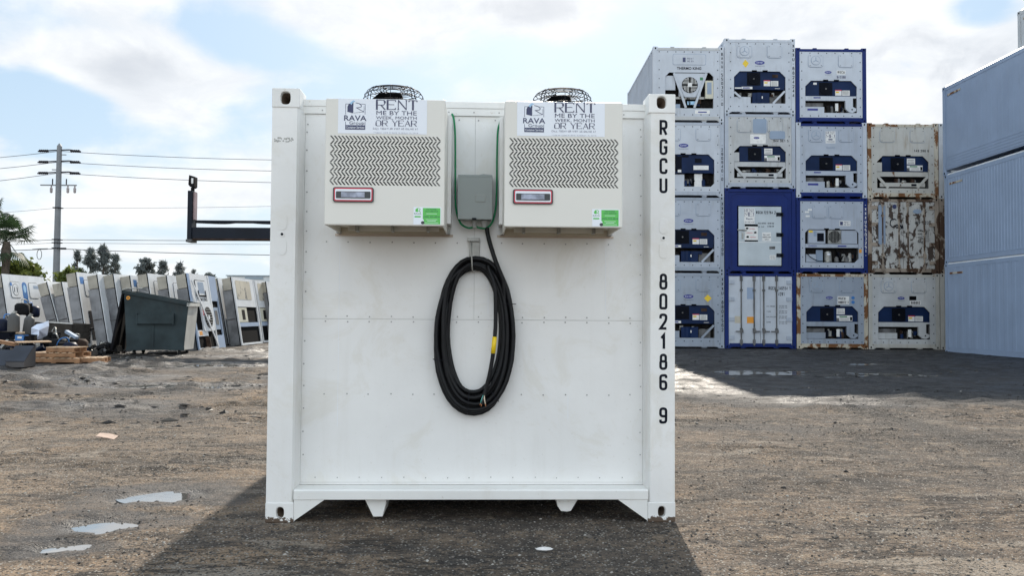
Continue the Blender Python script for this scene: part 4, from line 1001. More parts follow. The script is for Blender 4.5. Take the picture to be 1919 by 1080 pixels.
        if kind == 'c2':
            mb.box(.34, 1.72, .03, .12, .77, .925, panel); mb.prism([(1.721, .925), (2.10, .925), (2.10, .86), (1.98, .86), (1.98, .56), (2.10, .50), (2.09, .42), (1.98, .36), (1.86, .37), (1.73, .48), (1.721, .77)], .03, .12, panel)
            mb.ell(1.95, .47, .025, .025, .022, .03, 'bolt', 10); mb.box(.62, .86, .026, .0295, .85, .89, 'logo_navy' if 'clean' in opts else panel)
        else:
            mb.box(.34, 2.10, .03, .12, .75, .91, panel); mb.prism([(.45, .40), (2.0, .40), (2.0, .54), (.45, .54)], .045, .10, panel); mb.rrect(1.52, 1.70, .43, .50, .02, .04, .045, 'unit_dark'); mb.ell(1.15, .47, .022, .022, .04, .045, 'bolt', 8)
        mb.build('guard_beam', rt)
        mb = MB(); mb.box(.345, 1.00, .06, .14, .355, .56, panel) if kind == 'c2' else None
        if kind == 'c2':
            mb.box(.36, .98, .10, .16, .57, .70, 'bay_grey')
            if 'clean' in opts: mb.box(.42, .78, .055, .06, .43, .50, 'logo_navy')
        clutter(mb, 1.02 if kind == 'c2' else .4, 1.72 if kind == 'c2' else 2.05, .36 if kind == 'c2' else .55, .75, int(loc[0]*7+loc[2]*5), 9)
        if kind == 'c2': mb.box(1.38, 1.48, .05, .09, .42, .68, 'label_white')
        mb.build('compressor', rt)
        if kind == 'c3':
            for p_ in (((2.09, .76), (1.72, .36)), ((.35, .76), (.72, .36))):
                mb = MB(); mb.beam(p_[0], p_[1], .085, .018, .044, panel); mb.build('brace', rt)
        mb = MB(); hatches(mb, vent=(kind == 'c2')); topclips(mb, 1.46)
        if kind == 'c3':
            mb.box(.88, 1.42, .008, .0118, 1.54, 1.86, 'label_white' if 'patch' in opts else panel)
            if 'patch' in opts:
                mb.rrect(.98, 1.45, 1.90, 2.40, .05, .0065, .0118, 'patch_blue'); mb.rrect(1.55, 2.08, 1.70, 1.98, .06, -.0105, .0118, 'patch_blue'); carrier(mb, 1.10, 1.74, .20); text(mb, '944 961 5', 1.68, 1.60, .085, .0075, 'letter_black', st=.18)
            else: text(mb, '149 286 6', 1.60, 1.60, .085, .0095, 'letter_black', st=.18)
        elif 'rentme' in opts:
            mb.box(1.02, 1.36, .008, .0118, 1.88, 2.30, 'label_white'); text(mb, 'RENT', 1.04, 2.20, .085, .0072, 'navy_text', cw=.7, st=.18, width=.30, serif=True); text(mb, 'ME!', 1.04, 2.07, .11, .0072, 'navy_text', cw=.8, st=.18, width=.30, serif=True)
            mb.box(1.12, 1.26, .0068, .008, 1.985, 2.03, 'navy'); mb.box(1.05, 1.33, .0068, .008, 1.925, 1.945, 'navy_text'); ftext(mb, 'EliteLINE', 1.20, 1.70, .06, .0075, 'patch_blue', align='c', width=.30)
        else:
            carrier(mb, 1.12, 1.75, .24)
            if 'rgcu' in opts:
                mb.box(1.42, 1.72, .008, .0118, 1.68, 1.82, 'label_white'); text(mb, 'RGCU', 1.45, 1.71, .09, .0072, 'letter_black', st=.18, width=.24); text(mb, '943390', 1.42, 1.54, .09, .0082, 'navy_text', st=.2, width=.30)
                mb.box(.62, .74, .050, .054, 1.33, 1.40, 'label_white')
            elif 'rgcu2' in opts:
                mb.box(1.40, 1.80, .008, .0118, 1.52, 1.80, 'label_white'); text(mb, 'RGCU', 1.43, 1.68, .09, .0072, 'letter_black', st=.2, width=.24); text(mb, '880012 3', 1.43, 1.55, .09, .0072, 'letter_black', st=.2, width=.34)
                for z_ in (1.75, 1.60): mb.ell(1.93, z_, .06, .055, .008, .0118, 'bright_blue', 14)
            elif 'rgcu3' in opts:
                mb.box(1.40, 1.64, .008, .0118, 1.68, 1.82, 'ac_slot'); mb.box(1.42, 1.80, .008, .0118, 1.53, 1.66, 'label_white'); text(mb, '900062', 1.45, 1.55, .09, .0072, 'letter_black', st=.2, width=.32)
        mb.build('markings', rt)
    elif kind == 'tk':
        bay(.46, 1.70, .42, 2.08, .14)
        mb = MB(); mb.prism([(.70, 1.68), (1.86, 1.68), (1.46, .85), (1.10, .85)], .03, .10, panel)
        mb.box(.90, 1.65, .045, .12, .88, 1.66, panel)
        mb.ell(1.27, 1.27, .275, .275, .018, .0295, 'bay_dark', 28)
        for (a, b_, hz) in ((-.26, -.02, 1), (.02, .26, 0), (-.26, -.02, 0), (.02, .26, 1)):
            pass
        for k in range(5):
            o_ = .045+.048*k; ln = math.sqrt(max(.01, .26**2-o_**2))
            mb.box(1.27-ln, 1.27-.03, .008, .017, 1.27+o_-.008, 1.27+o_+.008, 'label_white'); mb.box(1.27+.03, 1.27+ln, .008, .017, 1.27-o_-.008, 1.27-o_+.008, 'label_white')
            mb.box(1.27+o_-.008, 1.27+o_+.008, .008, .0168, 1.30, 1.27+ln, 'label_white'); mb.box(1.27-o_-.008, 1.27-o_+.008, .008, .0168, 1.27-ln, 1.24, 'label_white')
        mb.box(1.20, 1.34, .002, .0078, 1.20, 1.34, 'label_white'); mb.box(1.62, 1.72, .024, .0295, 1.44, 1.54, 'green_dark')
        mb.build('condenser_fan', rt)
        mb = MB(); mb.box(.425, .78, .07, .12, 1.10, 1.60, panel); mb.box(.45, 2.05, .10, .14, .80, .88, 'galv'); mb.box(.44, 1.0, .09, .14, .47, .62, 'patch_blue'); mb.box(1.2, 1.5, .08, .12, .60, .72, 'sky_blue'); clutter(mb, .45, 2.0, .48, 1.05, 9, 8)
        mb.build('compressor', rt)
        mb = MB(); mb.box(1.80, 2.07, .0, .08, .80, 1.42, 'box_cream'); mb.box(1.86, 2.01, -.004, .0, .95, 1.36, 'patch_blue'); mb.build('control_box', rt)
        for p_ in (((.72, 1.68), (1.13, .48)), ((1.84, 1.68), (1.42, .48))):
            mb = MB(); mb.beam(p_[0], p_[1], .075, -.004, .028, panel); mb.build('brace', rt)
        mb = MB(); mb.rrect(.68, 1.82, 1.96, 2.34, .05, .006, .0118, 'patch_blue'); mb.rrect(.692, 1.808, 1.972, 2.328, .045, .002, .0058, panel)
        ftext(mb, 'THERMO KING', 1.24, 1.80, .095, .008, 'letter_black', align='c', width=.84, bold=.02)
        mb.box(1.02, 1.12, .0005, .0018, 2.06, 2.22, 'navy'); text(mb, 'RENT', 1.18, 2.15, .06, .001, 'navy_text', width=.22, st=.15); text(mb, 'ME BY', 1.18, 2.06, .06, .001, 'navy_text', width=.22, st=.15)
        mb.box(1.45, 1.95, .008, .0118, .27, .40, 'label_white'); mb.box(1.55, 1.85, .0065, .008, .31, .35, 'logo_navy')
        mb.build('markings', rt)
    elif kind == 'daikin':
        bay(.36, 1.50, .30, 2.14, .12, .14)
        mb = MB(); mb.box(.42, 1.00, .03, .16, 1.02, 1.475, panel); mb.box(.72, .95, .022, .03, 1.09, 1.37, 'unit_dark'); mb.box(.43, .57, .026, .03, 1.39, 1.46, 'label_yellow'); mb.box(.60, .70, .026, .03, 1.26, 1.44, 'patch_blue')
        mb.box(1.10, 1.54, .03, .16, 1.02, 1.475, 'galv'); mb.ell(1.32, 1.25, .205, .205, .018, .03, 'ac_slot', 24)
        for k in range(9): x = 1.13+.048*k; mb.box(x, x+.012, .008, .0175, 1.25-math.sqrt(max(.0, .2**2-(x-1.32)**2)), 1.25+math.sqrt(max(.0, .2**2-(x-1.32)**2)), 'galv')
        mb.box(1.56, 2.10, .05, .16, 1.02, 1.475, panel); mb.build('cooling_machine', rt)
        mb = MB(); mb.box(.31, 2.13, .02, .12, .87, 1.0, panel); ftext(mb, 'DAIKIN', .42, .905, .055, .018, 'logo_navy', width=.28, bold=.02); mb.box(1.42, 1.72, .016, .02, .905, .95, 'logo_navy'); mb.build('guard_beam', rt)
        mb = MB(); mb.box(.36, .70, .10, .16, .38, .65, panel); mb.lathe([(.01, .38), (.10, .36), (.12, .30), (.12, .0), (.01, .0)], (1.12, .12, .38), 'galv', 16); mb.box(1.06, 1.16, .0, .02, .62, .67, 'sticker_white'); mb.box(.72, .95, .14, .18, .38, .8, 'patch_blue')
        clutter(mb, 1.28, 2.1, .38, .84, 13, 14); mb.tube(smooth_path([(.36, .06, .70), (.5, .05, .55), (.75, .05, .42), (1.0, .06, .42)], 5), .012, 'ac_slot', 6); mb.build('compressor', rt)
        mb = MB(); hatches(mb, 1.88, 2.34, ((.55, 1.04), (1.12, 1.62)), vent=False); topclips(mb, 1.50)
        mb.box(1.48, 1.86, .008, .0118, 1.62, 1.80, 'label_white'); mb.box(1.50, 1.60, .006, .008, 1.65, 1.77, 'navy'); text(mb, 'RENT', 1.63, 1.72, .05, .006, 'navy_text', width=.20, st=.15); text(mb, 'ME BY', 1.63, 1.65, .05, .006, 'navy_text', width=.20, st=.15)
        for (a, b_) in ((.30, 2.06), (.40, 2.14), (.32, 1.92)): mb.box(a, a+.14, .008, .0118, b_, b_+.06, 'label_white')
        mb.box(2.15, 2.24, .008, .0118, .70, .82, 'orange'); mb.build('markings', rt)
    elif kind == 'steeldoor':
        mb = MB(); mb.box(px0, px1, .03, .08, pz0, pz1, 'container_blue')
        for (x0, z0, x1, z1) in ((.24, pz1-.12, .42, pz1-.06), (.42, pz1-.06, 2.02, pz1-.06), (2.02, pz1-.06, 2.20, pz1-.22), (2.20, pz1-.22, 2.20, .30), (.24, pz1-.12, .24, .30)):
            mb.beam((x0, z0), (x1, z1), .03, .018, .0298, 'container_blue')
        mb.build('front_panel', rt)
        mb = MB(); dx0, dx1, dz0, dz1 = .47, 1.93, .24, 2.26
        mb.box(dx0-.03, dx1+.03, .012, .0295, dz0-.03, dz1+.03, 'ac_slot'); mb.box(dx0, dx1, -.02, .0115, dz0, dz1, 'steel_door'); mb.box(dx0, dx1, -.023, -.0202, 1.03, 1.045, 'label_white')
        y = -.022
        mb.box(.66, 1.02, y, -.0201, 1.67, 2.20, 'label_white'); text(mb, 'RENT', .68, 2.08, .095, y-.001, 'navy_text', cw=.7, st=.17, width=.32, serif=True); text(mb, 'ME!', .68, 1.93, .125, y-.001, 'navy_text', cw=.8, st=.17, width=.32, serif=True)
        ftext(mb, 'Rava', .84, 1.82, .05, y-.001, 'navy', align='c', width=.22, bold=.02); text(mb, '305-555-0100', .68, 1.71, .035, y-.001, 'navy_text', width=.32, st=.16)
        text(mb, 'RGCU', 1.07, 2.01, .10, y, 'letter_black', width=.22, st=.17); text(mb, '722794', 1.33, 2.01, .10, y, 'letter_black', width=.31, st=.17); text(mb, '2', 1.69, 2.01, .10, y, 'letter_black', st=.17)
        mb.box(.68, 1.13, y, -.0201, 1.06, 1.65, 'label_white'); mb.box(.68, 1.13, y-.001, y, 1.58, 1.65, 'ac_slot'); mb.box(.68, 1.13, y-.001, y, 1.06, 1.11, 'ac_slot')
        for (a, b_) in ((.70, 1.46), (.98, 1.32), (.72, 1.17)): mb.ell(a+.06, b_+.05, .05, .035, y-.002, y, 'bay_dark', 8); mb.box(a+.14 if a < .9 else .74, a+.34 if a < .9 else .95, y-.0012, y, b_+.03, b_+.045, 'red')
        text(mb, 'MAX GROSS', 1.14, 1.66, .055, y, 'letter_black', width=.27, st=.15); text(mb, '30480 KGS', 1.46, 1.66, .055, y, 'letter_black', width=.22, st=.15); text(mb, 'CU. CAP.', 1.14, 1.54, .055, y, 'letter_black', width=.22, st=.15); text(mb, '67200 LBS', 1.46, 1.56, .055, y, 'letter_black', width=.22, st=.15)
        mb.box(1.28, 1.58, y, -.0201, 1.08, 1.38, 'label_white'); text(mb, 'DO NOT', 1.31, 1.27, .05, y-.001, 'letter_black', width=.24, st=.16); text(mb, 'HUMPSTACK', 1.29, 1.19, .05, y-.001, 'letter_black', width=.28, st=.16); text(mb, 'UNIT', 1.37, 1.11, .05, y-.001, 'letter_black', width=.13, st=.16)
        mb.box(1.52, 1.72, y, -.0201, .80, .90, 'bay_grey'); mb.box(1.53, 1.74, y, -.0201, .44, .60, 'label_white'); text(mb, 'OPEN', 1.56, .53, .035, y-.001, 'letter_black', width=.14, st=.16); text(mb, 'THIS SIDE', 1.55, .47, .03, y-.001, 'letter_black', width=.17, st=.16)
        d_ = mb.build('steel_door', rt)
        for z in (1.93, 1.23, .53): mb = MB(); mb.box(1.76, 2.00, -.04, -.0235, z, z+.13, 'bolt'); mb.ell(1.93, z+.065, .035, .05, -.055, -.0402, 'ac_slot', 10); mb.build('hinge', d_)
        mb = MB(); mb.tube([(.42, -.05, 1.455), (.60, -.06, 1.45), (.74, -.06, 1.44)], .018, 'galv', 8); mb.box(.58, .63, -.05, -.0235, 1.16, 1.36, 'galv'); mb.build('door_handle', d_)
    elif kind in ('doors', 'olddoors'):
        old = kind == 'olddoors'
        dm = 'yard_old' if old else 'yard_white_b'; rodm = 'yard_old_frame' if old else 'bay_grey'
        for i, (a, b_) in enumerate(((.14, 1.212), (1.226, 2.298))):
            mb = MB(); mb.box(a, b_, .02, .07, .13, H-.128, dm)
            z0_, z1_ = .17, H-.16
            if old:
                for k in range(3): x = a+.18+.30*k; mb.box(x, x+.05, .008, .0198, z0_, z1_, dm)
            else:
                mb.box(a+.03, b_-.03, .014, .0198, z0_+.03, z1_-.03, dm)
            dr = mb.build('door_leaf', rt)
            for x in ((a+.42, a+.86) if i == 0 else (a+.10, a+.54)) if not old else ((a+.36, a+.92) if i == 0 else (a+.14, a+.70)):
                mb = MB(); mb.tube([(x, -.012, .10), (x, -.012, H-.09)], .022, rodm, 8)
                for z in (.14, .62, 1.95, 2.30): mb.box(x-.045, x+.045, -.03, .012, z, z+(.16 if z in (.14, 2.30) else .07), rodm)
                mb.box(x-.20 if x < .9 or x > 1.6 else x-.04, x+.04 if x < .9 or x > 1.6 else x+.20, -.045, -.035, .56, .60, rodm) if True else None
                mb.box(x-.05, x+.06, -.05, -.0452, .53, .64, rodm)
                mb.build('lock_rod', dr)
            hx = .13 if i == 0 else 2.10
            for z in (.30, .93, 1.62, 2.20): mb = MB(); mb.box(hx+.005, hx+.195, -.012, .0135 if not old else .0075, z, z+.13, frame if old else 'yard_white'); mb.build('hinge', dr)
        mb = MB()
        if not old:
            yy = .0125; text(mb, 'RGCU', 1.50, 2.00, .12, yy, 'letter_black', width=.24, st=.14); text(mb, '346554', 1.83, 2.00, .12, yy, 'letter_black', width=.32, st=.14); text(mb, '1', 2.20, 2.00, .12, yy, 'letter_black', st=.14); text(mb, '42R1', 1.83, 1.80, .12, yy, 'letter_black', width=.22, st=.14)
            for (tx, z) in (('MAX GROSS', 1.42), ('TARE', 1.24), ('MAX PAYLOAD', 1.06), ('CUBE', .88)):
                text(mb, tx, 1.43, z, .042, yy, 'letter_black', width=.06*len(tx)*.45+.04, st=.17); text(mb, '30.480 KGS', 1.86, z+.02, .036, yy, 'letter_black', width=.27, st=.17); text(mb, '67.200 LBS', 1.86, z-.04, .036, yy, 'letter_black', width=.27, st=.17)
            mb.box(.34, .54, .0122, .014, .86, 1.10, 'blotched'); mb.box(.76, 1.00, .0122, .014, .86, 1.08, 'orange'); mb.box(.76, 1.02, .0122, .014, 1.68, 2.08, 'side_blueish')
        else:
            mb.rrect(.36, .60, 1.0, 2.36, .05, .004, .0198, 'patch_blue'); mb.ell(.92, 2.30, .07, .08, .004, .0198, 'navy', 12); mb.ell(1.70, 2.14, .15, .08, .004, .0198, 'patch_blue', 12)
            for pl in ([(.98, 1.84), (.90, 1.88), (.78, 1.82), (.76, 1.68), (.84, 1.60), (.92, 1.62)], [(.99, 1.68), (.95, 1.62), (.98, 1.57), (1.03, 1.58), (1.04, 1.66), (.99, 1.68)], [(1.09, 1.56), (1.09, 1.68), (1.14, 1.62), (1.145, 1.54)], [(1.16, 1.55), (1.17, 1.68), (1.195, 1.60), (1.20, 1.54)]):
                strip(mb, [Vector(p_) for p_ in pl], .034, .0035, 'letter_black', 0, 0)
            text(mb, 'IUS', 1.62, 1.70, .11, .0038, 'letter_black', width=.16, st=.16); text(mb, '2232', 1.90, 1.70, .11, .0038, 'letter_black', width=.24, st=.16)
            for z in (1.46, 1.34, 1.22, 1.06): text(mb, '30480', 1.70, z, .05, .0038, 'letter_black', width=.16, st=.18); 
            for z in (1.46, 1.40, 1.34, 1.28, 1.22, 1.16, 1.10): text(mb, '3200', 1.93, z, .035, .0038, 'letter_black', width=.16, st=.18)
        mb.build('markings', rt)
    else:
        mb = MB(); mb.box(px0, px1, .02, .07, pz0, pz1, panel); bolts(mb, px0+.075, px1-.075, pz0+.06, pz1-.05, .02, 7); mb.build('front_panel', rt)
        mb = MB(); hatches(mb, vent=False); mb.build('markings', rt)
    return rt

SX, SY, SYAW, GZ = 7.2556, 28.3812, .0078, .157
def sloc(col, z): u = (col-2)*2.458; return (SX+u*math.cos(SYAW), SY+u*math.sin(SYAW), z)
h1 = 2.591
YC = yard_container
YC(sloc(1, GZ), SYAW, 'bottom container of the left column, blue machinery, yellow diamond beside its logo', kind='c1', panel='yard_white_c', frame='yard_white_c', code='XXXU-8804562', opts=('diamond', 'novent'))
YC(sloc(1, GZ+h1), SYAW, 'second container up in the left column, blue machinery, small yellow label left of logo', kind='c1', panel='yard_white', frame='yard_white_c', code='XXXU-8824399', opts=('tag2', 'novent'))
YC(sloc(1, GZ+2*h1), SYAW, 'third container up in the left column, open blue fan and bare pipes below it', kind='c4', panel='yard_white_b', code='    -280940-0', opts=('novent',))
YC(sloc(1, GZ+3*h1), SYAW, 'top container of the left column, white with V braces, round fan and THERMO KING lettering', kind='tk', code='BAVU-550325-0', frame='yard_white_b', panel='yard_white_b', rails='yard_white_worn')
YC(sloc(2, GZ), SYAW, 'blue framed container with white double doors and lock rods, bottom row', kind='doors', panel='yard_white_b', frame='container_blue', body='container_blue')
YC(sloc(2, GZ+h1), SYAW, 'all blue container with one grey steel door lettered RGCU 722794 2', kind='steeldoor', H=2.896, frame='container_blue', body='container_blue')
YC(sloc(2, GZ+h1+2.896), SYAW, 'worn white container with grey blue touch-up paint, right above the blue one with steel door', kind='c3', panel='yard_white_worn', frame='yard_white', opts=('patch',))
YC(sloc(2, GZ+2*h1+2.896), SYAW, 'tallest standing white container, yellow tag and XXXU down its right post', kind='c1', panel='yard_white_b', frame='yard_white_b', code='XXXU-8824244', opts=('tag',))
YC(sloc(3, GZ), SYAW, 'rust stained cream container in the bottom row, right of the white double doors', kind='c2', frame='yard_cream_rust', rails='yard_cream_rust', panel='yard_white_c', opts=('rgcu2', 'wide'))
YC(sloc(3, GZ+h1), SYAW, 'blue framed container with white machinery and round grey fan grille', kind='daikin', frame='container_blue', panel='yard_white', body='container_blue', code='-XXXU5503251-', code_col='label_white')
YC(sloc(3, GZ+2*h1), SYAW, 'white container with RENT ME! sign above blue machinery and a dark blue sill', kind='c2', panel='yard_white', frame='yard_white_b', sill='container_blue', rails='container_blue', opts=('rentme', 'clean'))
YC(sloc(3, GZ+3*h1), SYAW, 'topmost blue framed container with white front lettered RGCU 943390', kind='c2', panel='yard_white_b', frame='container_blue', body='container_blue', opts=('rgcu', 'clean'))
YC(sloc(4, GZ), SYAW, 'cream container at the bottom of the right column, black label above its number', kind='c2', frame='yard_cream', rails='yard_cream', panel='yard_white_worn', opts=('rgcu3',))
YC(sloc(4, GZ+h1), SYAW, 'badly rusted old container doors with black hand painted scrawl', kind='olddoors', frame='yard_old_frame', body='yard_old_frame')
YC(sloc(4, GZ+2*h1), SYAW, 'cream container with rust streaks on its posts, top of the right column', kind='c3', frame='yard_cream_rust', panel='yard_cream', body='yard_cream')
for k, (nm, fr) in enumerate((('bottom cream container mostly hidden behind the pale long containers', 'yard_cream'), ('rusty container mostly hidden behind the pale long containers, middle row', 'yard_old_frame'), ('pale container edge showing between the rusty column and the long containers', 'yard_white_worn'))):
    YC(sloc(5, GZ+k*h1), SYAW, nm, kind='plain', frame=fr, body=fr, panel=fr, group='containers hidden behind the long stack')
# long high-cube containers seen from the side
def long_container(loc, rotz, label, ribs='fine', m='side_blueish', H=2.896, grp='long pale containers at the right edge'):
    rt = thing('long_container', label, 'container', loc, (0, 0, rotz), grp)
    L = 12.19
    for (y0, y1) in ((-.178, 0), (-L, -L+.178)):
        for z in (0, H-.118):
            mb = MB(); mb.box(-.003, .162, y0, y1, z, z+.118, m)
            ym = (y0+y1)/2; mb.add([(-.0045, ym-.03, z+.03), (-.0045, ym+.03, z+.03), (-.0045, ym+.03, z+.09), (-.0045, ym-.03, z+.09)], [(0, 3, 2, 1)], 'ac_slot'); mb.box(W-.162, W+.003, y0, y1, z, z+.118, m); mb.build('corner_casting', rt)
        mb = MB(); mb.box(0, .16, y0+.01, y1-.01, .118, H-.118, m); mb.box(W-.16, W, y0+.01, y1-.01, .118, H-.118, m); mb.build('corner_post', rt)
    mb = MB(); mb.box(.002, .06, -L+.178, -.178, H-.13, H-.012, m); mb.prism([(.003, H-.0119), (.055, H-.0119), (.055, H+.045), (.045, H+.045)], -L+.178, -.178, 'unit_white'); mb.box(W-.06, W-.002, -L+.178, -.178, H-.13, H-.012, m); mb.build('top_rail', rt)  # white strip paints in the sunlit line along the top edge
    mb = MB(); mb.box(.002 if ribs != 'grooved' else .006, .08, -L+.178, -.178, .05 if ribs != 'grooved' else .15, .21, m); mb.box(-.004, .0015, -L+.178, -.178, .195, .21, m); mb.box(W-.08, W-.002, -L+.178, -.178, .05, .21, m); mb.build('bottom_rail', rt)
    mb = MB()
    if ribs == 'fine': wall_corr(mb, .006, -L+.18, -.18, .21, H-.13, m, pitch=.145, dep=.007, sgn=-1)
    elif ribs == 'wide': wall_corr(mb, .006, -L+.18, -.18, .21, H-.13, m, pitch=.38, dep=.006, sgn=-1)
    else:
        wall_corr(mb, .010, -L+.18, -.18, .62, H-.13, m, pitch=.52, dep=.004, sgn=-1)
        mb.box(.008, .05, -L+.18, -.18, .211, .62, m)
        for z in (.28, .37, .46, .55): mb.box(.001, .0078, -L+.18, -.18, z, z+.045, m)
    mb.build('side_wall', rt)
    mb = MB(); mb.box(.09 if ribs == 'grooved' else .06, W-.01, -L+.1, -.05, .18, H-.03, m); mb.build('body', rt)
    if ribs != 'plain':
        mb = MB(); mb.box(-.002, .0015, -1.05, -.30, H-.34, H-.28, 'yard_cream_rust'); mb.build('rust_patch', rt)
    return rt
RX, RY, RYAW = 14.0788, 27.0745, .0203
long_container((RX, RY, .095), RYAW, 'lowest pale blue grey container side at the right edge, standing on the dirt', 'wide')
long_container((RX+.012, RY, .095+2.896), RYAW, 'middle pale blue grey container side with closely spaced vertical ribs', 'fine')
long_container((RX-.01, RY+.02, .095+2*2.896), RYAW, 'uppermost pale blue grey container side with horizontal grooves along its bottom', 'grooved')

zq = .095
lows = long_container((16.66, 27.25, zq), RYAW, 'grey container standing behind the long pale stack, hidden low', 'plain', 'yard_white_worn', 2.591, 'grey stack behind the long pale containers'); zq += 2.591
hc = long_container((16.66, 27.25, zq), RYAW, 'grey container hidden behind the long pale stack', 'wide', 'yard_white_worn', 2.896, 'grey stack behind the long pale containers'); zq += 2.896
copy_thing(hc, (16.66, 27.25, zq)); zq += 2.896
copy_thing(hc, (16.66, 27.25, zq), label='grey corner post rising above the long pale containers at the upper right')
# ================================================================== LEFT: dismantled reefer ends leaning in a row
def px2(px, y): return (px-959.5)/1561.1*y
def lean_unit(px, y, lean, label, face='plain', T_=.38, Hh=2.28, side='alu_side', yawd=0., z0=None, blue=False):
    x = px2(px, y); gz = ground_h(x, y) if z0 is None else z0
    rt = thing('reefer_end', label, 'reefer end', (x, y, gz+.02), (-R(lean), 0, R(90+yawd)), 'dismantled reefer ends leaning in a row')
    Wd = 2.25
    mb = MB(); mb.box(.02, Wd-.02, .06, T_, .02, Hh-.42, side); mb.box(.0, Wd, .055, T_-.04, Hh-.415, Hh-.01, 'alu_cream' if side == 'alu_side' else side); mb.box(-.004, .019, .10, T_-.02, .9, .93, 'bay_grey')
    mb.build('housing', rt, bevel=.008)
    mb = MB(); mb.box(-.006, Wd, .022, .054, 0, Hh, 'gasket'); mb.build('gasket', rt)
    if face in ('plain', 'sticker'):
        mb = MB(); mb.box(-.01, Wd+.01, 0, .0215, 0, Hh, 'unit_white')
        for (a, b_) in ((.30, .82), (1.30, 1.82)): mb.rrect(a, b_, Hh-.75, Hh-.22, .08, -.006, -.0002, 'bay_grey'); mb.rrect(a+.015, b_-.015, Hh-.735, Hh-.235, .07, -.012, -.0055, 'unit_white')
        mb.build('front_panel', rt)
        if face == 'plain':
            mb = MB(); mb.box(.32, 1.95, -.01, -.0002, .25, 1.15, 'unit_dark'); mb.build('machinery', rt)
            if blue: mb = MB(); mb.box(.10, .34, -.0015, -.0002, Hh-.36, Hh-.14, 'bright_blue'); mb.build('blue_label', rt)
        else:
            mb = MB(); mb.ell(.56, Hh-.48, .17, .19, -.016, -.0122, 'bay_grey', 20); mb.ell(.56, Hh-.48, .155, .175, -.018, -.0158, 'unit_white', 20); mb.box(.47, .50, -.021, -.018, Hh-.56, Hh-.40, 'letter_black'); mb.box(.62, .65, -.021, -.018, Hh-.56, Hh-.40, 'letter_black')
            mb.rrect(.94, 1.20, Hh-.82, Hh-.22, .12, -.003, -.0002, 'bright_blue'); mb.ell(1.07, Hh-.44, .07, .13, -.004, -.003, 'sky_blue', 14); mb.ell(1.07, Hh-.86, .15, .12, -.003, -.0002, 'bright_blue', 14); mb.ell(1.07, Hh-1.10, .19, .11, -.003, -.0002, 'logo_navy', 18); mb.ell(1.07, Hh-1.10, .15, .06, -.004, -.003, 'unit_white', 18)
            text(mb, 'CARRIER', .96, Hh-1.33, .07, -.002, 'box_grey', width=.24, st=.15); mb.box(1.55, 1.85, -.014, -.0122, Hh-.42, Hh-.32, 'patch_blue'); mb.box(.30, .40, -.014, -.0122, Hh-.36, Hh-.26, 'bright_blue'); mb.build('markings', rt)
    elif face == 'tk':
        mb = MB(); mb.box(0, 1.55, -.01, .0215, 1.42, Hh, 'unit_white'); mb.box(-.01, .09, -.02, .0215, 0, Hh, 'side_blueish'); mb.box(1.551, 1.63, -.02, .0215, 0, Hh, 'unit_white'); mb.box(.0905, 1.55, -.02, .0215, 0, .07, 'unit_white'); mb.box(1.631, Wd, -.01, .0215, 1.5, Hh, 'side_blueish'); mb.box(Wd-.08, Wd, -.015, .0215, 0, 1.499, 'side_blueish'); mb.box(1.631, Wd-.081, -.015, .0215, 0, .42, 'side_blueish')
        mb.box(.0905, Wd-.01, .2, .25, 0, 1.41, 'bay_dark'); mb.build('front_frame', rt)
        mb = MB(); mb.rrect(.42, 1.25, 1.62, 2.12, .04, -.022, -.0102, 'bay_dark'); mb.rrect(.44, 1.23, 1.66, 2.10, .04, -.030, -.0218, 'unit_white'); mb.rrect(.62, 1.08, 1.72, 2.06, .04, -.033, -.0298, 'patch_blue')
        for xx in (.55, 1.12): mb.box(xx, xx+.03, -.05, -.031, 1.58, 1.80, 'letter_black')
        ftext(mb, 'THERMO KING', .86, 1.49, .09, -.012, 'letter_black', align='c', width=.80, bold=.03); mb.build('hatch', rt)
        mb = MB(); mb.rrect(.62, 1.50, .56, 1.41, .08, -.03, .10, 'unit_white'); mb.ell(1.10, .98, .33, .33, -.036, -.0302, 'bay_grey', 24); mb.ell(1.10, .98, .30, .30, -.040, -.0355, 'bay_dark', 24)
        for k in range(7): q_ = -.24+.08*k; ln = math.sqrt(.3**2-q_**2); mb.box(1.10-ln, 1.10+ln, -.045, -.0405, .98+q_-.01, .98+q_+.01, 'galv')
        mb.box(1.04, 1.16, -.05, -.0452, .92, 1.04, 'unit_white')
        for z in (1.04, 1.12, 1.20): mb.box(.70, .76, -.034, -.0302, z, z+.06, 'red')
        mb.build('condenser_fan', rt)
        for p_ in (((.10, 2.1), (1.50, .06)),): mb = MB(); mb.beam(p_[0], p_[1], .06, -.075, -.05, 'unit_white'); mb.build('brace', rt)
        mb = MB(); mb.box(.30, .62, .08, .16, .6, 1.0, 'box_cream'); mb.box(.16, .95, .0, .05, .42, .60, 'unit_white'); mb.box(.25, .48, -.004, 0, .45, .57, 'orange'); mb.lathe([(.01, .34), (.16, .32), (.17, 0), (.01, 0)], (.85, .1, .07), 'junk_brown', 12); mb.box(1.7, 2.1, .0, .08, .6, 1.3, 'patch_blue'); mb.box(1.76, 2.0, -.006, 0, .75, 1.2, 'bay_grey'); mb.build('machinery', rt)
    else:
        mb = MB(); mb.box(-.01, .08, -.02, .0215, 0, Hh, 'unit_white'); mb.box(Wd-.08, Wd+.01, -.02, .0215, 0, Hh, 'unit_white'); mb.box(.0805, Wd-.0805, -.01, .0215, 1.30, Hh, 'unit_white'); mb.rrect(.22, 1.75, 1.55, 2.20, .05, -.016, -.0102, 'blotched')
        mb.box(.0805, Wd-.0805, -.015, .0215, .62, .76, 'side_blueish'); mb.box(.0805, Wd-.0805, -.015, .0215, 0, .07, 'unit_white'); mb.box(.0805, Wd-.0805, .25, .30, 0, 1.3, 'bay_dark')
        mb.build('front_frame', rt)
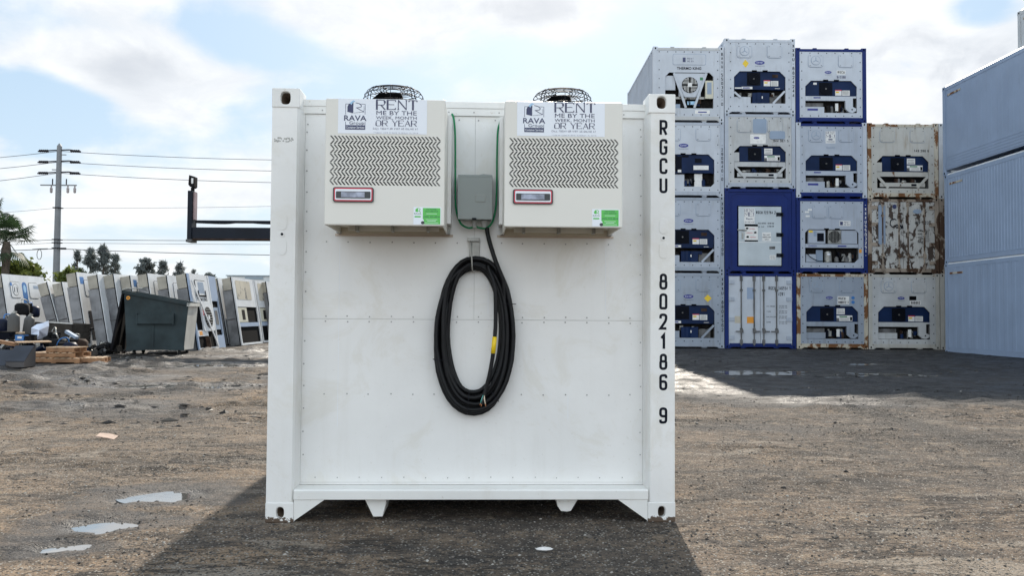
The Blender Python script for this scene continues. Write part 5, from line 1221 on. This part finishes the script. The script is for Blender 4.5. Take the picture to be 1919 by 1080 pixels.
        mb = MB(); mb.box(.15, 1.05, .0, .2, .78, 1.28, 'box_cream'); mb.box(.50, .80, -.006, 0, .86, 1.20, 'bay_dark'); mb.box(1.15, 2.05, .04, .2, .78, 1.28, 'bay_grey'); rr = random.Random(int(px))
        for k in range(9): a = .15+rr.random()*1.7; mb.box(a, a+.1+.15*rr.random(), .02+.05*rr.random(), .2, .08, .2+.35*rr.random(), rr.choice(['bay_dark', 'galv', 'junk_brown', 'label_white', 'unit_dark', 'bay_grey']))
        mb.build('machinery', rt)
    return rt
UL = [(27, 25.6, 10, 'white reefer end with blue round stickers, leftmost of the leaning row', 'sticker', {}),
      (124, 26.4, 16.5, 'dark reefer end leaning most steeply, behind the grey wooden bin', 'plain', dict(Hh=2.12)),
      (143, 26.4, 12.5, 'grey reefer end squeezed right of the steeply leaning dark one', 'plain', dict(Hh=2.08)),
      (169, 25.2, 10.4, 'pale topped reefer end with blue square label, right of the grey wooden bin', 'plain', dict(Hh=2.34, blue=True)),
      (208, 25.0, 10.4, 'grey reefer end standing left of the open dumpster lid', 'plain', dict(Hh=2.26)),
      (238, 25.3, 10.2, 'grey reefer end half behind the open dumpster lid', 'plain', dict(Hh=2.30)),
      (268, 25.6, 10, 'reefer end above the high left end of the dumpster', 'plain', dict(Hh=2.26, blue=True)),
      (300, 25.6, 9.6, 'reefer end above the middle of the dumpster', 'plain', dict(Hh=2.32)),
      (336, 25.6, 9.6, 'reefer end above the low right end of the dumpster', 'plain', dict(Hh=2.28)),
      (375, 24.3, 10, 'white reefer end with oval fan, orange sticker and diagonal strut, right of the dumpster', 'tk', dict(Hh=2.30)),
      (432, 28.2, 11, 'narrow grey reefer end just right of the fan unit', 'plain', dict(Hh=2.30)),
      (455, 27.6, 9.5, 'stripped reefer end with blotched cream top and open machinery bay', 'open', dict(Hh=2.30)),
      (495, 30.4, 9, 'stripped reefer end beside the white container edge', 'open', dict(Hh=2.30)),
      (517, 31.2, 9, 'reefer end mostly hidden behind the white container edge', 'plain', dict(Hh=2.30))]
for (px, y, ln, lb, fc, kw) in UL: lean_unit(px, y, ln, lb, fc, **kw)

# dumpster
dx, dy = px2(238, 22.0), 22.0
ds = thing('dumpster', 'dark green slant top dumpster with open lid and one end coloured as sunlit', 'dumpster', (dx, dy, ground_h(dx, dy)), (0, 0, R(7)))
mb = MB(); Wd, Dd = 1.46, 1.05
mb.prism([(.02, .12), (Wd, .12), (Wd+.10, 1.33), (-.08, 1.64)], 0, .03, 'dumpster_paint'); mb.prism([(.02, .12), (Wd, .12), (Wd+.10, 1.33), (-.08, 1.64)], Dd-.03, Dd, 'dumpster_paint')
mb.add([(Wd, .03, .12), (Wd, Dd-.03, .12), (Wd+.10, Dd-.03, 1.33), (Wd+.10, .03, 1.33), (Wd-.03, .03, .12), (Wd-.03, Dd-.03, .12), (Wd+.07, Dd-.03, 1.33), (Wd+.07, .03, 1.33)], [(0, 1, 2, 3), (7, 6, 5, 4), (3, 2, 6, 7)], 'dumpster_sunlit')
mb.add([(.02, .03, .12), (.02, Dd-.03, .12), (-.08, Dd-.03, 1.64), (-.08, .03, 1.64)], [(3, 2, 1, 0), (0, 1, 2, 3)][:1], 'dumpster_paint'); mb.box(.02, Wd, .031, Dd-.031, .12, .15, 'dumpster_paint')
mb.build('bin_body', ds)
mb = MB()
for y0 in (-.045, Dd-.03): mb.beam((-.11, 1.665), (Wd+.14, 1.345), .085, y0, y0+.075, 'dumpster_paint')
mb.box(Wd+.075, Wd+.145, -.045, Dd+.045, 1.29, 1.38, 'dumpster_sunlit'); mb.box(-.13, -.085, -.045, Dd+.045, 1.60, 1.70, 'dumpster_paint'); mb.build('rim', ds)
mb = MB(); mb.box(.28, 1.20, -.10, -.001, .82, 1.07, 'dumpster_paint'); mb.box(.26, .30, -.11, -.001, .80, 1.09, 'dumpster_paint'); mb.box(1.18, 1.22, -.11, -.001, .80, 1.09, 'dumpster_paint'); mb.build('fork_pocket', ds)
mb = MB(); mb.box(.01, Wd+.02, -.03, -.001, .12, .19, 'dumpster_paint'); mb.box(.66, .70, -.02, -.001, .19, .80, 'dumpster_paint'); mb.build('stiffener', ds)
mb = MB(); mb.ell(.03, 1.50, .05, .05, -.004, -.0005, 'orange', 16); mb.ell(.03, 1.50, .03, .012, -.005, -.004, 'letter_black', 8); mb.build('round_sticker', ds)
for (x, y) in ((.15, .12), (1.30, .12), (.15, .9), (1.30, .9)):
    mb = MB(); n = 14; mb.prism([(y+.065*math.cos(2*math.pi*k/n), .065+.065*math.sin(2*math.pi*k/n)) for k in range(n)], x, x+.05, 'tyre', axis='x'); mb.box(x-.02, x-.005, y-.04, y+.04, .05, .119, 'galv'); mb.build('caster', ds)
for j in range(3):
    mb = MB(); mb.prism([(-.10-.03*j, 1.66), (-.14-.03*j, 1.68), (-.42+.05*j, .10), (-.36+.05*j, .10)], .03+.34*j, .35+.34*j, 'lid_black'); mb.build('lid', ds)
mb = MB(); mb.tube([(-.14, -.02, 1.68), (-.05, .0, 1.74), (.35, .1, 1.76), (.42, .3, 1.70)], .015, 'galv', 6); mb.build('lid_hinge_bar', ds)

# pallets and planks, junk
def pallet(loc, rz, label, w_=1.0, d_=.8, m1='wood_fresh', m2='wood_pale'):
    rt = thing('pallet', label, 'pallet', loc, (0, 0, rz), 'wooden pallets')
    for i in range(3): mb = MB(); mb.box(0, w_, i*(d_-.05)/2, i*(d_-.05)/2+.05, .018, .098, m1); mb.build('runner', rt, bevel=.003)
    mb = MB(); k = 0
    while k*.14 < w_-.05: mb.box(k*.14, k*.14+.09, -.005, d_+.005, .0985, .116, m2); k += 1
    mb.build('top_boards', rt)
    mb = MB(); 
    for x in (0, w_/2-.05, w_-.10): mb.box(x, x+.10, -.004, d_+.004, .0, .0175, m1)
    mb.build('bottom_boards', rt); return rt
X0, Y0 = px2(56, 18.4), 18.4; g0 = ground_h(X0, Y0)+.01
pallet((X0, Y0, g0), .02, 'lowest of the fresh brown pallets beside the dark hoods', 1.10)
pallet((X0+.0, Y0+.03, g0+.118), .04, 'second fresh brown pallet, resting on the lowest one', .98)
pallet((X0+.34, Y0+.08, g0+.236), -.03, 'topmost fresh brown pallet in the small stack', .62, .55)
pallet((X0+1.0, Y0+.15, g0), .25, 'thin brown pallet lying flat right of the fresh pallet stack', .55, .7)
def board(p0, p1, wd, th, m, label, name='plank', cat='plank', grp='loose boards in the scrap heap'):
    a, b_ = Vector(p0), Vector(p1); d = (b_-a); L = d.length; q = d.to_track_quat('X', 'Z')
    mb = MB(); mb.box(-L/2, L/2, -wd/2, wd/2, -th/2, th/2, m); o = mb.build(name, bevel=.003); o.location = (a+b_)/2; o.rotation_euler = q.to_euler(); tag(o, label, cat, grp); return o
def pt(px, py, y):
    a = (px-959.5)/1561.1; z = CAMZ+(586-py)/1561.1*y; return (a*y, y, z)
board(pt(32, 643, 19.0), pt(96, 641, 19.4), .5, .03, 'wood_pale', 'pale board jutting right from the scrap heap above the pallets')
board(pt(-6, 627, 20), pt(48, 625, 20.3), .4, .03, 'wood_pale', 'pale board lying under the grey gas bottles')
board(pt(-6, 641, 19), pt(36, 648, 19.2), .3, .08, 'wood_fresh', 'brown beam at the left edge above the dark hoods')
board(pt(118, 676, 18.6), pt(164, 669, 19.2), .22, .03, 'wood_pale', 'thin pale plank on the ground at the right of the pallets')
board(pt(168, 671, 19.4), pt(188, 672, 19.5), .06, .03, 'galv', 'short metal bar lying on the ground near the dumpster')
board(pt(134, 626, 22.6), pt(174, 616, 23), .3, .04, 'junk_dark', 'black board jutting out under the pale topped reefer end')
# grey hoods
for k, (px, lb) in enumerate(((-22, 'dark grey sloping metal hood at the left picture edge'), (14, 'dark grey sloping metal hood next to the pallet stack'))):
    y = 17.2; x = px2(px, y); rt = thing('metal_hood', lb, 'metal hood', (x, y, ground_h(x, y)-.035), (0, 0, R(4)), 'sloping metal hoods')
    mb = MB(); w_ = .36
    mb.prism([(0, 0), (.48, 0), (.48, .40), (.38, .42), (0, .12)], 0, w_, 'hood_side', axis='x'); mb.build('casing', rt)
    mb = MB(); a, b_ = (-.01, .135), (.385, .437); mb.prism([a, (a[0], a[1]-.02), (b_[0], b_[1]-.02), b_], -.012, w_+.012, 'hood_grey', axis='x'); mb.prism([(.386, .437), (.386, .417), (.49, .405), (.49, .425)], -.012, w_+.012, 'hood_grey', axis='x'); mb.build('sloping_top', rt)
# wooden bin
x, y = px2(55, 22.0), 22.0; wb = thing('wooden_bin', 'weathered grey wooden bin in the scrap heap', 'bin', (x, y, ground_h(x, y)+.30), (0, -R(-3), R(-3)))
mb = MB()
for k in range(5): mb.box(0, 1.15, 0, .03, .11*k, .11*k+.104, 'wood_grey'); mb.box(0, 1.15, .9, .93, .11*k, .11*k+.104, 'wood_grey')
mb.build('side_boards', wb)
mb = MB()
for k in range(5): mb.box(0, .03, .031, .899, .11*k, .11*k+.104, 'wood_grey'); mb.box(1.12, 1.15, .031, .899, .11*k, .11*k+.104, 'wood_grey')
mb.build('end_boards', wb)
mb = MB(); mb.box(-.01, 1.16, -.012, .03, .552, .575, 'label_white'); mb.box(.05, 1.1, .04, .88, -.02, -.002, 'wood_grey'); mb.build('rim', wb)
# gas bottles
def bottle(px, py, y, h_, r_, tilt, label):
    p = pt(px, py, y); rt = thing('gas_bottle', label, 'gas bottle', p, (0, tilt, 0), 'grey gas bottles')
    mb = MB(); mb.lathe([(.01, 0), (r_*.9, 0), (r_, .03), (r_, h_*.8), (r_*.85, h_*.9), (r_*.4, h_), (.01, h_)], (0, 0, 0), 'cyl_grey', 18); mb.build('cylinder', rt, smooth=True)
    mb = MB(); mb.lathe([(r_*.35, h_), (r_*.35, h_+.03), (.02, h_+.035), (.02, h_+.07), (.01, h_+.07)], (0, 0, 0), 'galv', 10); mb.box(.01, .07, -.015, .015, h_+.02, h_+.05, 'galv'); mb.build('valve', rt)
bottle(27, 624, 20.3, .46, .135, 0, 'larger grey gas bottle standing upright in the scrap heap'); bottle(53, 628, 20.8, .46, .12, .12, 'smaller grey gas bottle tilted beside the wooden bin')
# compressors / engine junk
def compressor(px, py, y, s, m, label, seed):
    p = pt(px, py, y); rt = thing('scrap_compressor', label, 'compressor', p, (0, 0, seed*.7), 'scrap compressors'); rr = random.Random(seed)
    mb = MB(); mb.lathe([(.01, 0), (.20*s, 0), (.24*s, .08*s), (.24*s, .34*s), (.17*s, .42*s), (.01, .43*s)], (0, 0, 0), m, 14); mb.build('motor_housing', rt, smooth=True)
    mb = MB(); mb.box(-.1*s, .38*s, -.12*s, .12*s, .1*s, .34*s, m); mb.box(.1*s, .3*s, -.16*s, .16*s, .30*s, .42*s, 'junk_dark'); mb.build('cylinder_head', rt, bevel=.01)
    mb = MB(); mb.tube(smooth_path([(.0, 0, .4*s), (.05*s, .05, .56*s), (.25*s, .02, .52*s), (.36*s, 0, .3*s)], 4), .02*s, 'bright_blue' if seed % 2 else 'galv', 6); mb.build('pipe', rt, smooth=True); return rt
compressor(8, 625, 20.6, .8, 'junk_navy', 'dark blue scrap compressor at the left edge of the heap', 1)
compressor(42, 592, 21.4, .72, 'junk_dark', 'black scrap motor behind the two gas bottles', 2)
compressor(62, 596, 21.8, .7, 'junk_navy', 'dark blue scrap compressor above the wooden bin corner', 3)
compressor(112, 664, 21.0, .9, 'junk_dark', 'round black scrap motor on the ground under the wooden bin', 4)
compressor(132, 668, 20.6, .8, 'junk_navy', 'dark scrap compressor on the ground behind the fresh pallets', 5)
compressor(150, 664, 21.4, .9, 'junk_brown', 'brownish scrap compressor nearest the leaning reefer ends', 6)
compressor(98, 648, 21.2, .8, 'junk_dark', 'black scrap motor under the white sheet', 8)
board(pt(126, 622, 20.6), pt(146, 634, 20.5), .10, .07, 'patch_blue', 'short pale blue metal channel on top of the scrap heap', 'metal_channel', 'channel')
# blue and white boxes on boards
for (px, py, s, m_, lb) in ((38, 640, .20, 'bright_blue', 'small blue box with white label in the scrap heap'), (10, 638, .24, 'unit_dark', 'dark crate under the board at the left edge'), (54, 640, .14, 'junk_dark', 'small black box right of the blue box')):
    mb = MB(); mb.box(-s/2, s/2, 0, s, 0, s*.7, m_); mb.box(-s*.2, s*.3, -.004, -.0005, s*.25, s*.5, 'label_white' if m_ == 'bright_blue' else m_); mb.box(-s/2-.01, s/2+.01, -.012, s+.01, s*.7, s*.78, 'junk_dark'); o = mb.build('scrap_box'); o.location = pt(px, py, 19.6); tag(o, lb, 'box', 'small boxes in the scrap heap')
# white sheet
def sheet():
    mb = MB(); P = [(60, 616), (70, 609), (83, 606), (92, 602), (93, 612), (90, 630), (82, 634), (72, 638), (71, 634), (75, 629), (60, 628)]
    y0 = 20.0; f0 = []; 
    for i, (a, b_) in enumerate(P): f0.append(Vector(pt(a, b_, y0+.15*math.sin(i*1.3))))
    c = sum(f0, Vector())/len(f0); o = bpy.data.objects.new
    vs = [v-c for v in f0]+[v-c+Vector((0, .006, 0)) for v in f0]+[Vector((0, -.05, .02)), Vector((0, -.044, .02))]; n = len(P)
    fs = [(i, (i+1) % n, 2*n) for i in range(n)]+[((i+1) % n+n, i+n, 2*n+1) for i in range(n)]+[(i, i+n, (i+1) % n+n, (i+1) % n) for i in range(n)]
    mb.add(vs, fs, 'sheet_white'); ob = mb.build('bent_sheet'); ob.location = c; tag(ob, 'torn white plastic sheet standing up in the scrap heap', 'sheet')
sheet()
# dark rubble under everything
mb = MB(); rr = random.Random(77)
for k in range(420):
    x = px2(-30+rr.random()*225, 21.5); y = 19.6+rr.random()*3.6; s = .04+.16*rr.random()**2
    hh = .62*max(0, 1-abs(y-21.8)/2.4)*(1 if x < px2(100, 21.5) else .55); z = ground_h(x, y)+hh*rr.random()
    mt = Matrix.Translation((x, y, z)) @ Matrix.Rotation(rr.random()*3, 4, 'Z') @ Matrix.Rotation(rr.random()*2, 4, 'X') @ Matrix.Rotation(rr.random(), 4, 'Y')
    mb.mbox((s*2.2, s*.8, s*.5), mt, rr.choice(['junk_dark', 'junk_dark', 'junk_dark', 'junk_brown', 'junk_navy', 'galv', 'wood_grey', 'bay_grey']))
tag(mb.build('scrap_rubble'), 'heap of small dark scrap metal under the compressors and boards', 'scrap', kind='stuff')

# ================================================================== container handler whose spreader shows left of the container
hy = 25.0
hd = thing('container_handler', 'dark container handler with its spreader beam reaching out left behind the white container', 'handler', (px2(735, hy), hy, ground_h(-3.6, hy)))
ox = px2(735, hy); zb = lambda py: CAMZ+(587-py)/1561.1*hy-ground_h(-3.6, hy)
lx = lambda px: px2(px, hy)-ox
mb = MB(); mb.box(lx(361), -lx(361), -.16, .16, zb(448), zb(426.5), 'boom_paint'); mb.box(lx(362), -lx(362), -.175, .175, zb(450), zb(447.6), 'junk_brown'); mb.build('spreader_beam', hd, bevel=.01)
for s_ in (1, -1):
    q = (lambda a, b_: (a, b_)) if s_ == 1 else (lambda a, b_: (-b_, -a))
    mb = MB(); a, b_ = q(lx(352.6), lx(361)); mb.box(a, b_, -.2, .2, zb(449), zb(358), 'boom_paint'); mb.build('end_arm', hd, bevel=.01)
    mb = MB(); a, b_ = q(lx(361.2), lx(364)); mb.box(a, b_, -.1, .1, zb(412), zb(360), 'boom_pink'); mb.build('arm_plate', hd)
    mb = MB(); a, b_ = q(lx(351), lx(362)); mb.box(a, b_, -.22, .22, zb(454.5), zb(449.2), 'bay_grey'); mb.build('twist_lock', hd, bevel=.01)
    mb = MB(); a, b_ = q(lx(351.5), lx(363)); mb.prism([(a, zb(346)), (a+.02, zb(328)), (b_, zb(331)), (b_, zb(350)), (b_-.06, zb(352)), (a+.05, zb(350))], -.12, .12, 'junk_dark'); mb.box(a+.09, a+.15, -.125, .125, zb(344), zb(334), 'label_white'); mb.box((a+b_)/2-.04, (a+b_)/2+.04, -.05, .05, zb(357.8), zb(351), 'junk_dark'); mb.build('lamp_head', hd)
mb = MB(); mb.tube([(lx(364), 0, zb(415)), (-lx(364), 0, zb(415))], .045, 'boom_paint', 8); mb.tube(smooth_path([(lx(364), -.04, zb(417)), (lx(420), -.04, zb(418.5)), (lx(455), -.04, zb(415.5)), (lx(490), -.04, zb(418)), (lx(560), -.04, zb(419))], 5), .02, 'cable_black', 6); mb.build('hydraulic_pipe', hd)
mb = MB()
for s_ in (-.55, .55): mb.box(s_-.1, s_+.1, .2, .5, .4, 6.2, 'handler_yellow')
for z in (1.0, 3.0, 6.0): mb.box(-.45, .45, .25, .45, z, z+.2, 'handler_yellow')
mb.box(-.7, .7, .17, .20, zb(450)-.3, zb(420)+.3, 'boom_paint'); mb.build('mast', hd)
mb = MB(); mb.box(-1.1, 1.1, .9, 4.6, .7, 1.7, 'handler_yellow'); mb.box(-.95, .95, 3.0, 4.9, 1.7, 2.2, 'handler_yellow'); mb.box(-.5, .5, .5, .9, .5, 1.1, 'handler_yellow'); mb.build('chassis', hd, bevel=.04)
mb = MB(); mb.box(-.6, .6, 1.4, 2.8, 1.7, 1.78, 'handler_yellow'); mb.box(-.62, .62, 1.38, 2.82, 3.1, 3.2, 'handler_yellow')
for (a, b_) in ((-.58, 1.42), (.52, 1.42), (-.58, 2.72), (.52, 2.72)): mb.box(a, a+.06, b_, b_+.06, 1.781, 3.099, 'handler_yellow')
mb.box(-.51, .51, 1.43, 1.45, 1.79, 3.09, 'glass_dark'); mb.build('cab', hd)
for (x, y) in ((-1.25, 1.2), (.85, 1.2), (-1.15, 4.0), (.75, 4.0)):
    mb = MB(); n = 20; mb.prism([(y+.6*math.cos(2*math.pi*k/n), .6+.6*math.sin(2*math.pi*k/n)) for k in range(n)], x, x+.4, 'tyre', axis='x'); mb.prism([(y+.3*math.cos(2*math.pi*k/n), .6+.3*math.sin(2*math.pi*k/n)) for k in range(n)], x-.01, x+.41, 'handler_yellow', axis='x'); mb.build('wheel', hd)

# ================================================================== utility poles and lines
PY = 60.
def Zp(py, y=PY, px=100): return CAMZ+((591-.0068*(960-px))-py)/1561.1*y
def upole(px, label):
    x = px2(px, PY); rt = thing('utility_pole', label, 'utility pole', (x, PY, 0), group='steel utility poles')
    mb = MB(); n = 12; mb.lathe([(.26, 0), (.17, Zp(272)), (.05, Zp(267)), (.001, Zp(266.5))], (0, 0, 0), 'pole_steel', n); mb.build('pole_shaft', rt)
    for py in (281, 302, 323):
        for s_ in (-1, 1):
            mb = MB(); mb.tube([(0, 0, Zp(py-1.5)), (s_*.7, 0, Zp(py-2.2 if s_ > 0 else py-.5)), (s_*1.55, 0, Zp(py+1 if s_ > 0 else py+1))], .05, 'wire_dark', 6)
            for k in range(5): a = s_*(.85+.14*k); mb.box(a-.025, a+.025, -.09, .09, Zp(py+.2)-.09, Zp(py+.2)+.09, 'wire_dark')
            mb.build('insulator', rt)
    mb = MB(); mb.box(-1.3, 1.3, -.06, .06, Zp(347), Zp(345), 'pole_steel'); mb.box(.1, .5, -.04, .04, Zp(289), Zp(287.6), 'pole_steel'); mb.box(-.5, -.1, -.04, .04, Zp(317.5), Zp(316), 'pole_steel'); mb.build('cross_arm', rt)
    for a in (-.52, .68, 1.18):
        mb = MB(); mb.lathe([(.01, Zp(361)), (.09, Zp(360)), (.10, Zp(352)), (.05, Zp(350)), (.05, Zp(347.2))], (a, 0, 0), 'insulator', 8)
        if a < .8: mb.tube([(a+(.08 if a < 0 else -.12), 0, Zp(346)), (a+(.08 if a < 0 else -.12), 0, Zp(334))], .04, 'wire_dark', 6)
        mb.build('fuse_cutout', rt)
    for py in (389, 449, 455, 465): mb = MB(); mb.box(-.26, .26, -.26, .26, Zp(py+.8), Zp(py-.8), 'wire_dark'); mb.build('clamp_band', rt)
    mb = MB(); mb.box(.28, .65, -.05, .05, Zp(467.5), Zp(464), 'wire_dark'); mb.build('splice_box', rt)
    return rt, x
p1, x1 = upole(104.5, 'grey steel utility pole carrying overhead lines, standing behind the leaning reefer ends')
x2 = px2(1010, PY); p2 = copy_thing(p1, (x2, PY, 0), label='grey steel utility pole hidden behind the white container')
def wire(pl, pr, sagd, r_, label, lxv=None):
    mb = MB(); pts_ = []
    xr0 = x1; xr1 = x2; n = 24
    for k in range(n+1):
        t_ = k/n; x = xr0+(xr1-xr0)*t_; pts_.append((x, PY, pr[0]+(pr[1]-pr[0])*t_-sagd*4*t_*(1-t_)))
    left = []
    for k in range(13):
        t_ = k/12; x = xr0-30*t_; left.append((x, PY-pl[2]*t_, pl[0]+(pl[1]-pl[0])*t_-.8*4*t_*(1-t_)))
    mb.tube(left[::-1][:-1]+pts_, r_, 'wire_line', 5); o = mb.build('overhead_line'); tag(o, label, 'overhead line', 'overhead lines'); return o
def endz(py0, py504):  # height at second pole so that the line passes py504 at px 504, with sag s
    return None
for (py0, py5, sag, r_, lb, pyl) in ((281.5, 298, .5, .020, 'topmost overhead line, above the others on the grey pole', 293), (302, 319, .5, .020, 'second overhead line from the top of the grey pole', 314), (323, 341, .5, .020, 'third overhead line from the top of the grey pole', 337),
                                 (389, 386, .3, .012, 'faint thin overhead line below the pole cross arm', 398), (449, 451, .1, .022, 'overhead line passing just under the spreader beam', 453), (455, 458, .1, .014, 'thin overhead line just below the one under the spreader', 459), (466, 478, .3, .026, 'lowest thick overhead line, with the slack loop left of the pole', 470)):
    za = Zp(py0); t5 = (504-104.5)/(1010-104.5); z5 = Zp(py5, PY, 504); zb_ = (z5-za*(1-t5)+sag*4*t5*(1-t5))/t5
    tl = 104.5/1561.1*60/30; zl = Zp(pyl, PY, 0); zlend = (zl-za*(1-tl)+.8*4*tl*(1-tl))/tl
    wire((za, zlend, 0), (za, zb_), sag, r_, lb)
mb = MB(); N_ = 20; cxl, czl = px2(71.5, PY), Zp(477, PY, 72)
mb.tube([(cxl+.17*math.cos(2*math.pi*k/N_), PY, czl+.36*math.sin(2*math.pi*k/N_)) for k in range(N_)], .022, 'wire_line', 5, closed=True); mb.tube([(cxl-.5, PY, czl+.36), (cxl, PY, czl+.40), (cxl+.6, PY, czl+.42)], .035, 'wire_line', 5)
tag(mb.build('cable_slack_loop'), 'small hanging cable loop left of the utility pole', 'cable loop')

# ================================================================== vegetation
def palm(px, py, y, label, cr=1.25, seed=1):
    x = px2(px, y); zc = CAMZ+(585-py)/1561.1*y; rr = random.Random(seed)
    rt = thing('palm_tree', label, 'palm tree', (x, y, 0), group='palms at the left edge')
    mb = MB(); n = 9; path = []; rad = []
    for k in range(n): t_ = k/(n-1); path.append((-.35+.35*t_+.12*math.sin(t_*3), 0, (zc-.5)*t_)); rad.append(.17 if k < n-2 else (.24 if k == n-2 else .15))
    mb.tube(path, rad, 'trunk_bark', 9); mb.build('trunk', rt)
    mb = MB()
    for k in range(34):
        az = rr.random()*6.28; el = R(-45+120*rr.random()); L = cr*(.55+.2*rr.random()); d = Vector((math.cos(az)*math.cos(el), math.sin(az)*math.cos(el), math.sin(el)))
        base = Vector((0, 0, zc-.45)); tip = base+d*L; tip.z -= .12*math.cos(el)
        mb.tube([base, (base+tip)/2+Vector((0, 0, .05)), tip], .012, 'leaf_palm', 4)
        side = d.cross(Vector((0, 0, 1))); side = side.normalized() if side.length > .1 else Vector((1, 0, 0)); upv = side.cross(d)
        for j in range(17):
            a = R(-95+190*j/16); dl = (d*math.cos(a)+side*math.sin(a)); ln = cr*(.58+.1*rr.random())*(1-.25*abs(math.sin(a))); e = tip+dl*ln*.6; f = tip+dl*ln-Vector((0, 0, .16+.12*rr.random())); wv = side*math.cos(a)*.034-d*math.sin(a)*.034
            mb.add([tip, e-wv, f, e+wv], [(0, 1, 2, 3)], 'leaf_palm')
    mb.build('crown', rt)
palm(9, 434, 40, 'fan palm with a round green crown left of the utility pole', 1.32, 4)
palm(-20, 395, 42, 'second fan palm with only frond tips inside the left picture edge', 1.25, 9)
def tree(px, pyt, y, wpx, label, shape='pine', m='leaf_pine', pyb=540, seed=1, n=1500, cat='tree', name='pine_tree', group='trees on the skyline'):
    x = px2(px, y); zt = CAMZ+(586-pyt)/1561.1*y; zb_ = max(.3, CAMZ+(586-pyb)/1561.1*y); wr = wpx/2/1561.1*y*(.82 if m == 'leaf_pine' else 1); rr = random.Random(seed)
    rt = thing(name, label, cat, (x, y, 0), group=group)
    mb = MB(); mb.tube([(0, 0, 0), (.05*wr, 0, zb_), (0, 0, zt*.97)], [.18, .13, .03], 'trunk_bark', 7)
    limbs = []
    for k in range(26 if shape == 'pine' else 16):
        t_ = rr.random()**.8; z0_ = zb_+(zt-zb_)*t_*.95
        R_ = wr*((1-t_)**.65*.95+.10) if shape == 'pine' else wr*math.sqrt(max(.05, 1-(2*t_-1)**2))*(.7+.3*rr.random())
        a = rr.random()*6.28; up = (.45 if shape == 'pine' else .3)*R_; e = Vector((R_*math.cos(a), R_*math.sin(a), z0_+up)); limbs.append((Vector((0, 0, z0_)), e)); mb.tube([(0, 0, z0_), e], [.05, .012], 'trunk_bark', 5)
    mb.build('trunk', rt)
    mb = MB(); sz = .06+.0016*y
    for k in range(int(n*(.5 if m == 'leaf_pine' else 1))):
        a, b_ = rr.choice(limbs); t_ = .25+.8*rr.random(); c = a.lerp(b_, t_); sp = wr*.09+.05
        c = c+Vector((rr.gauss(0, sp), rr.gauss(0, sp), rr.gauss(0, sp*.8))); d = Vector((rr.gauss(0, 1), rr.gauss(0, 1), rr.gauss(.6 if shape == 'pine' else 0, .8))).normalized(); s2 = d.cross(Vector((rr.gauss(0, 1), rr.gauss(0, 1), rr.gauss(0, 1)))).normalized()
        L = sz*(.7+.9*rr.random())*(1.5 if shape == 'pine' else 1.); wv = sz*(.30 if shape == 'pine' else .55)
        mb.add([c-d*L, c+s2*wv, c+d*L, c-s2*wv], [(0, 1, 2, 3)], m)
    mb.build('crown', rt)
tree(143, 470, 85, 26, 'thin wispy skyline tree at the left of the grey tree group', seed=1, n=700, pyb=530)
tree(168, 466, 85, 34, 'tall skyline tree second in the grey tree group', seed=2, n=1500, pyb=530)
tree(192, 461, 85, 42, 'tallest skyline tree in the grey tree group', seed=3, n=2200, pyb=530)
tree(214, 476, 85, 24, 'short skyline tree at the right of the grey tree group', seed=4, n=1100, pyb=530)
tree(270, 488, 95, 48, 'round grey skyline tree behind the middle of the leaning row', shape='round', seed=5, n=1500, pyb=522)
tree(305, 489, 95, 30, 'pointed skyline tree behind the dumpster end', seed=6, n=1000, pyb=525)
tree(335, 492, 95, 26, 'small pointed skyline tree right of the dumpster', seed=7, n=800, pyb=528)
tree(362, 504, 100, 16, 'faint bare skyline tree above the oval fan unit', seed=8, n=220, pyb=528)
tree(392, 514, 90, 28, 'low green skyline bush right of the oval fan unit', shape='round', seed=9, n=700, pyb=530, name='bush', cat='bush')
tree(48, 500, 42, 92, 'yellow green bush above the sticker covered reefer end', shape='round', m='leaf_bush', seed=10, n=3200, pyb=545, name='bush', cat='bush')
tree(128, 507, 50, 40, 'low green bush at the foot of the utility pole', shape='round', m='leaf_bush', seed=11, n=1100, pyb=540, name='bush', cat='bush')
tree(148, 508, 52, 44, 'low dark bush right of the utility pole foot', shape='round', m='leaf_palm', seed=12, n=1100, pyb=540, name='bush', cat='bush')
tree(412, 530, 110, 60, 'distant low hedge tree beyond the leaning row', shape='round', seed=13, n=700, pyb=575, name='bush', cat='bush')
# hedge mass far behind
mb = MB(); rr = random.Random(5)
for k in range(5200):
    x = -70+58*rr.random(); y = 66+8*rr.random(); z = 3.0*rr.random()**.7*(.75+.25*noise.noise(Vector((x*.2, 0, 0)))); d = Vector((rr.gauss(0, 1), rr.gauss(0, 1), rr.gauss(0, 1))).normalized(); s2 = d.cross(Vector((0, 0, 1))).normalized(); c = Vector((x, y, z)); L = .35
    mb.add([c-d*L, c+s2*.2, c+d*L, c-s2*.2], [(0, 1, 2, 3)], 'leaf_bush')
tag(mb.build('hedge'), 'low green hedge far behind the leaning reefer ends', 'hedge', kind='stuff')
# far building
by = 75.; fb = thing('warehouse', 'long pale warehouse beyond the leaning reefer ends near the white container', 'building', (px2(425, by), by, 0))
Zb = lambda py: CAMZ+(588-py)/1561.1*by
bw = px2(560, by)-px2(425, by)
mb = MB(); mb.box(0, bw*2, 0, 14, 0, Zb(518), 'far_wall'); mb.build('wall', fb)
mb = MB(); mb.box(-.1, bw*2+.1, -.1, 14.1, Zb(518), Zb(516.3), 'far_roof'); mb.box(bw*.25, bw*.5, -.05, 3, Zb(524), Zb(519), 'far_roof'); mb.build('roof', fb)
for k in range(4): mb = MB(); mb.box(bw*(.1+.4*k), bw*(.3+.4*k), -.03, -.001, .1, 3.0, 'patch_blue'); mb.build('roller_door', fb)
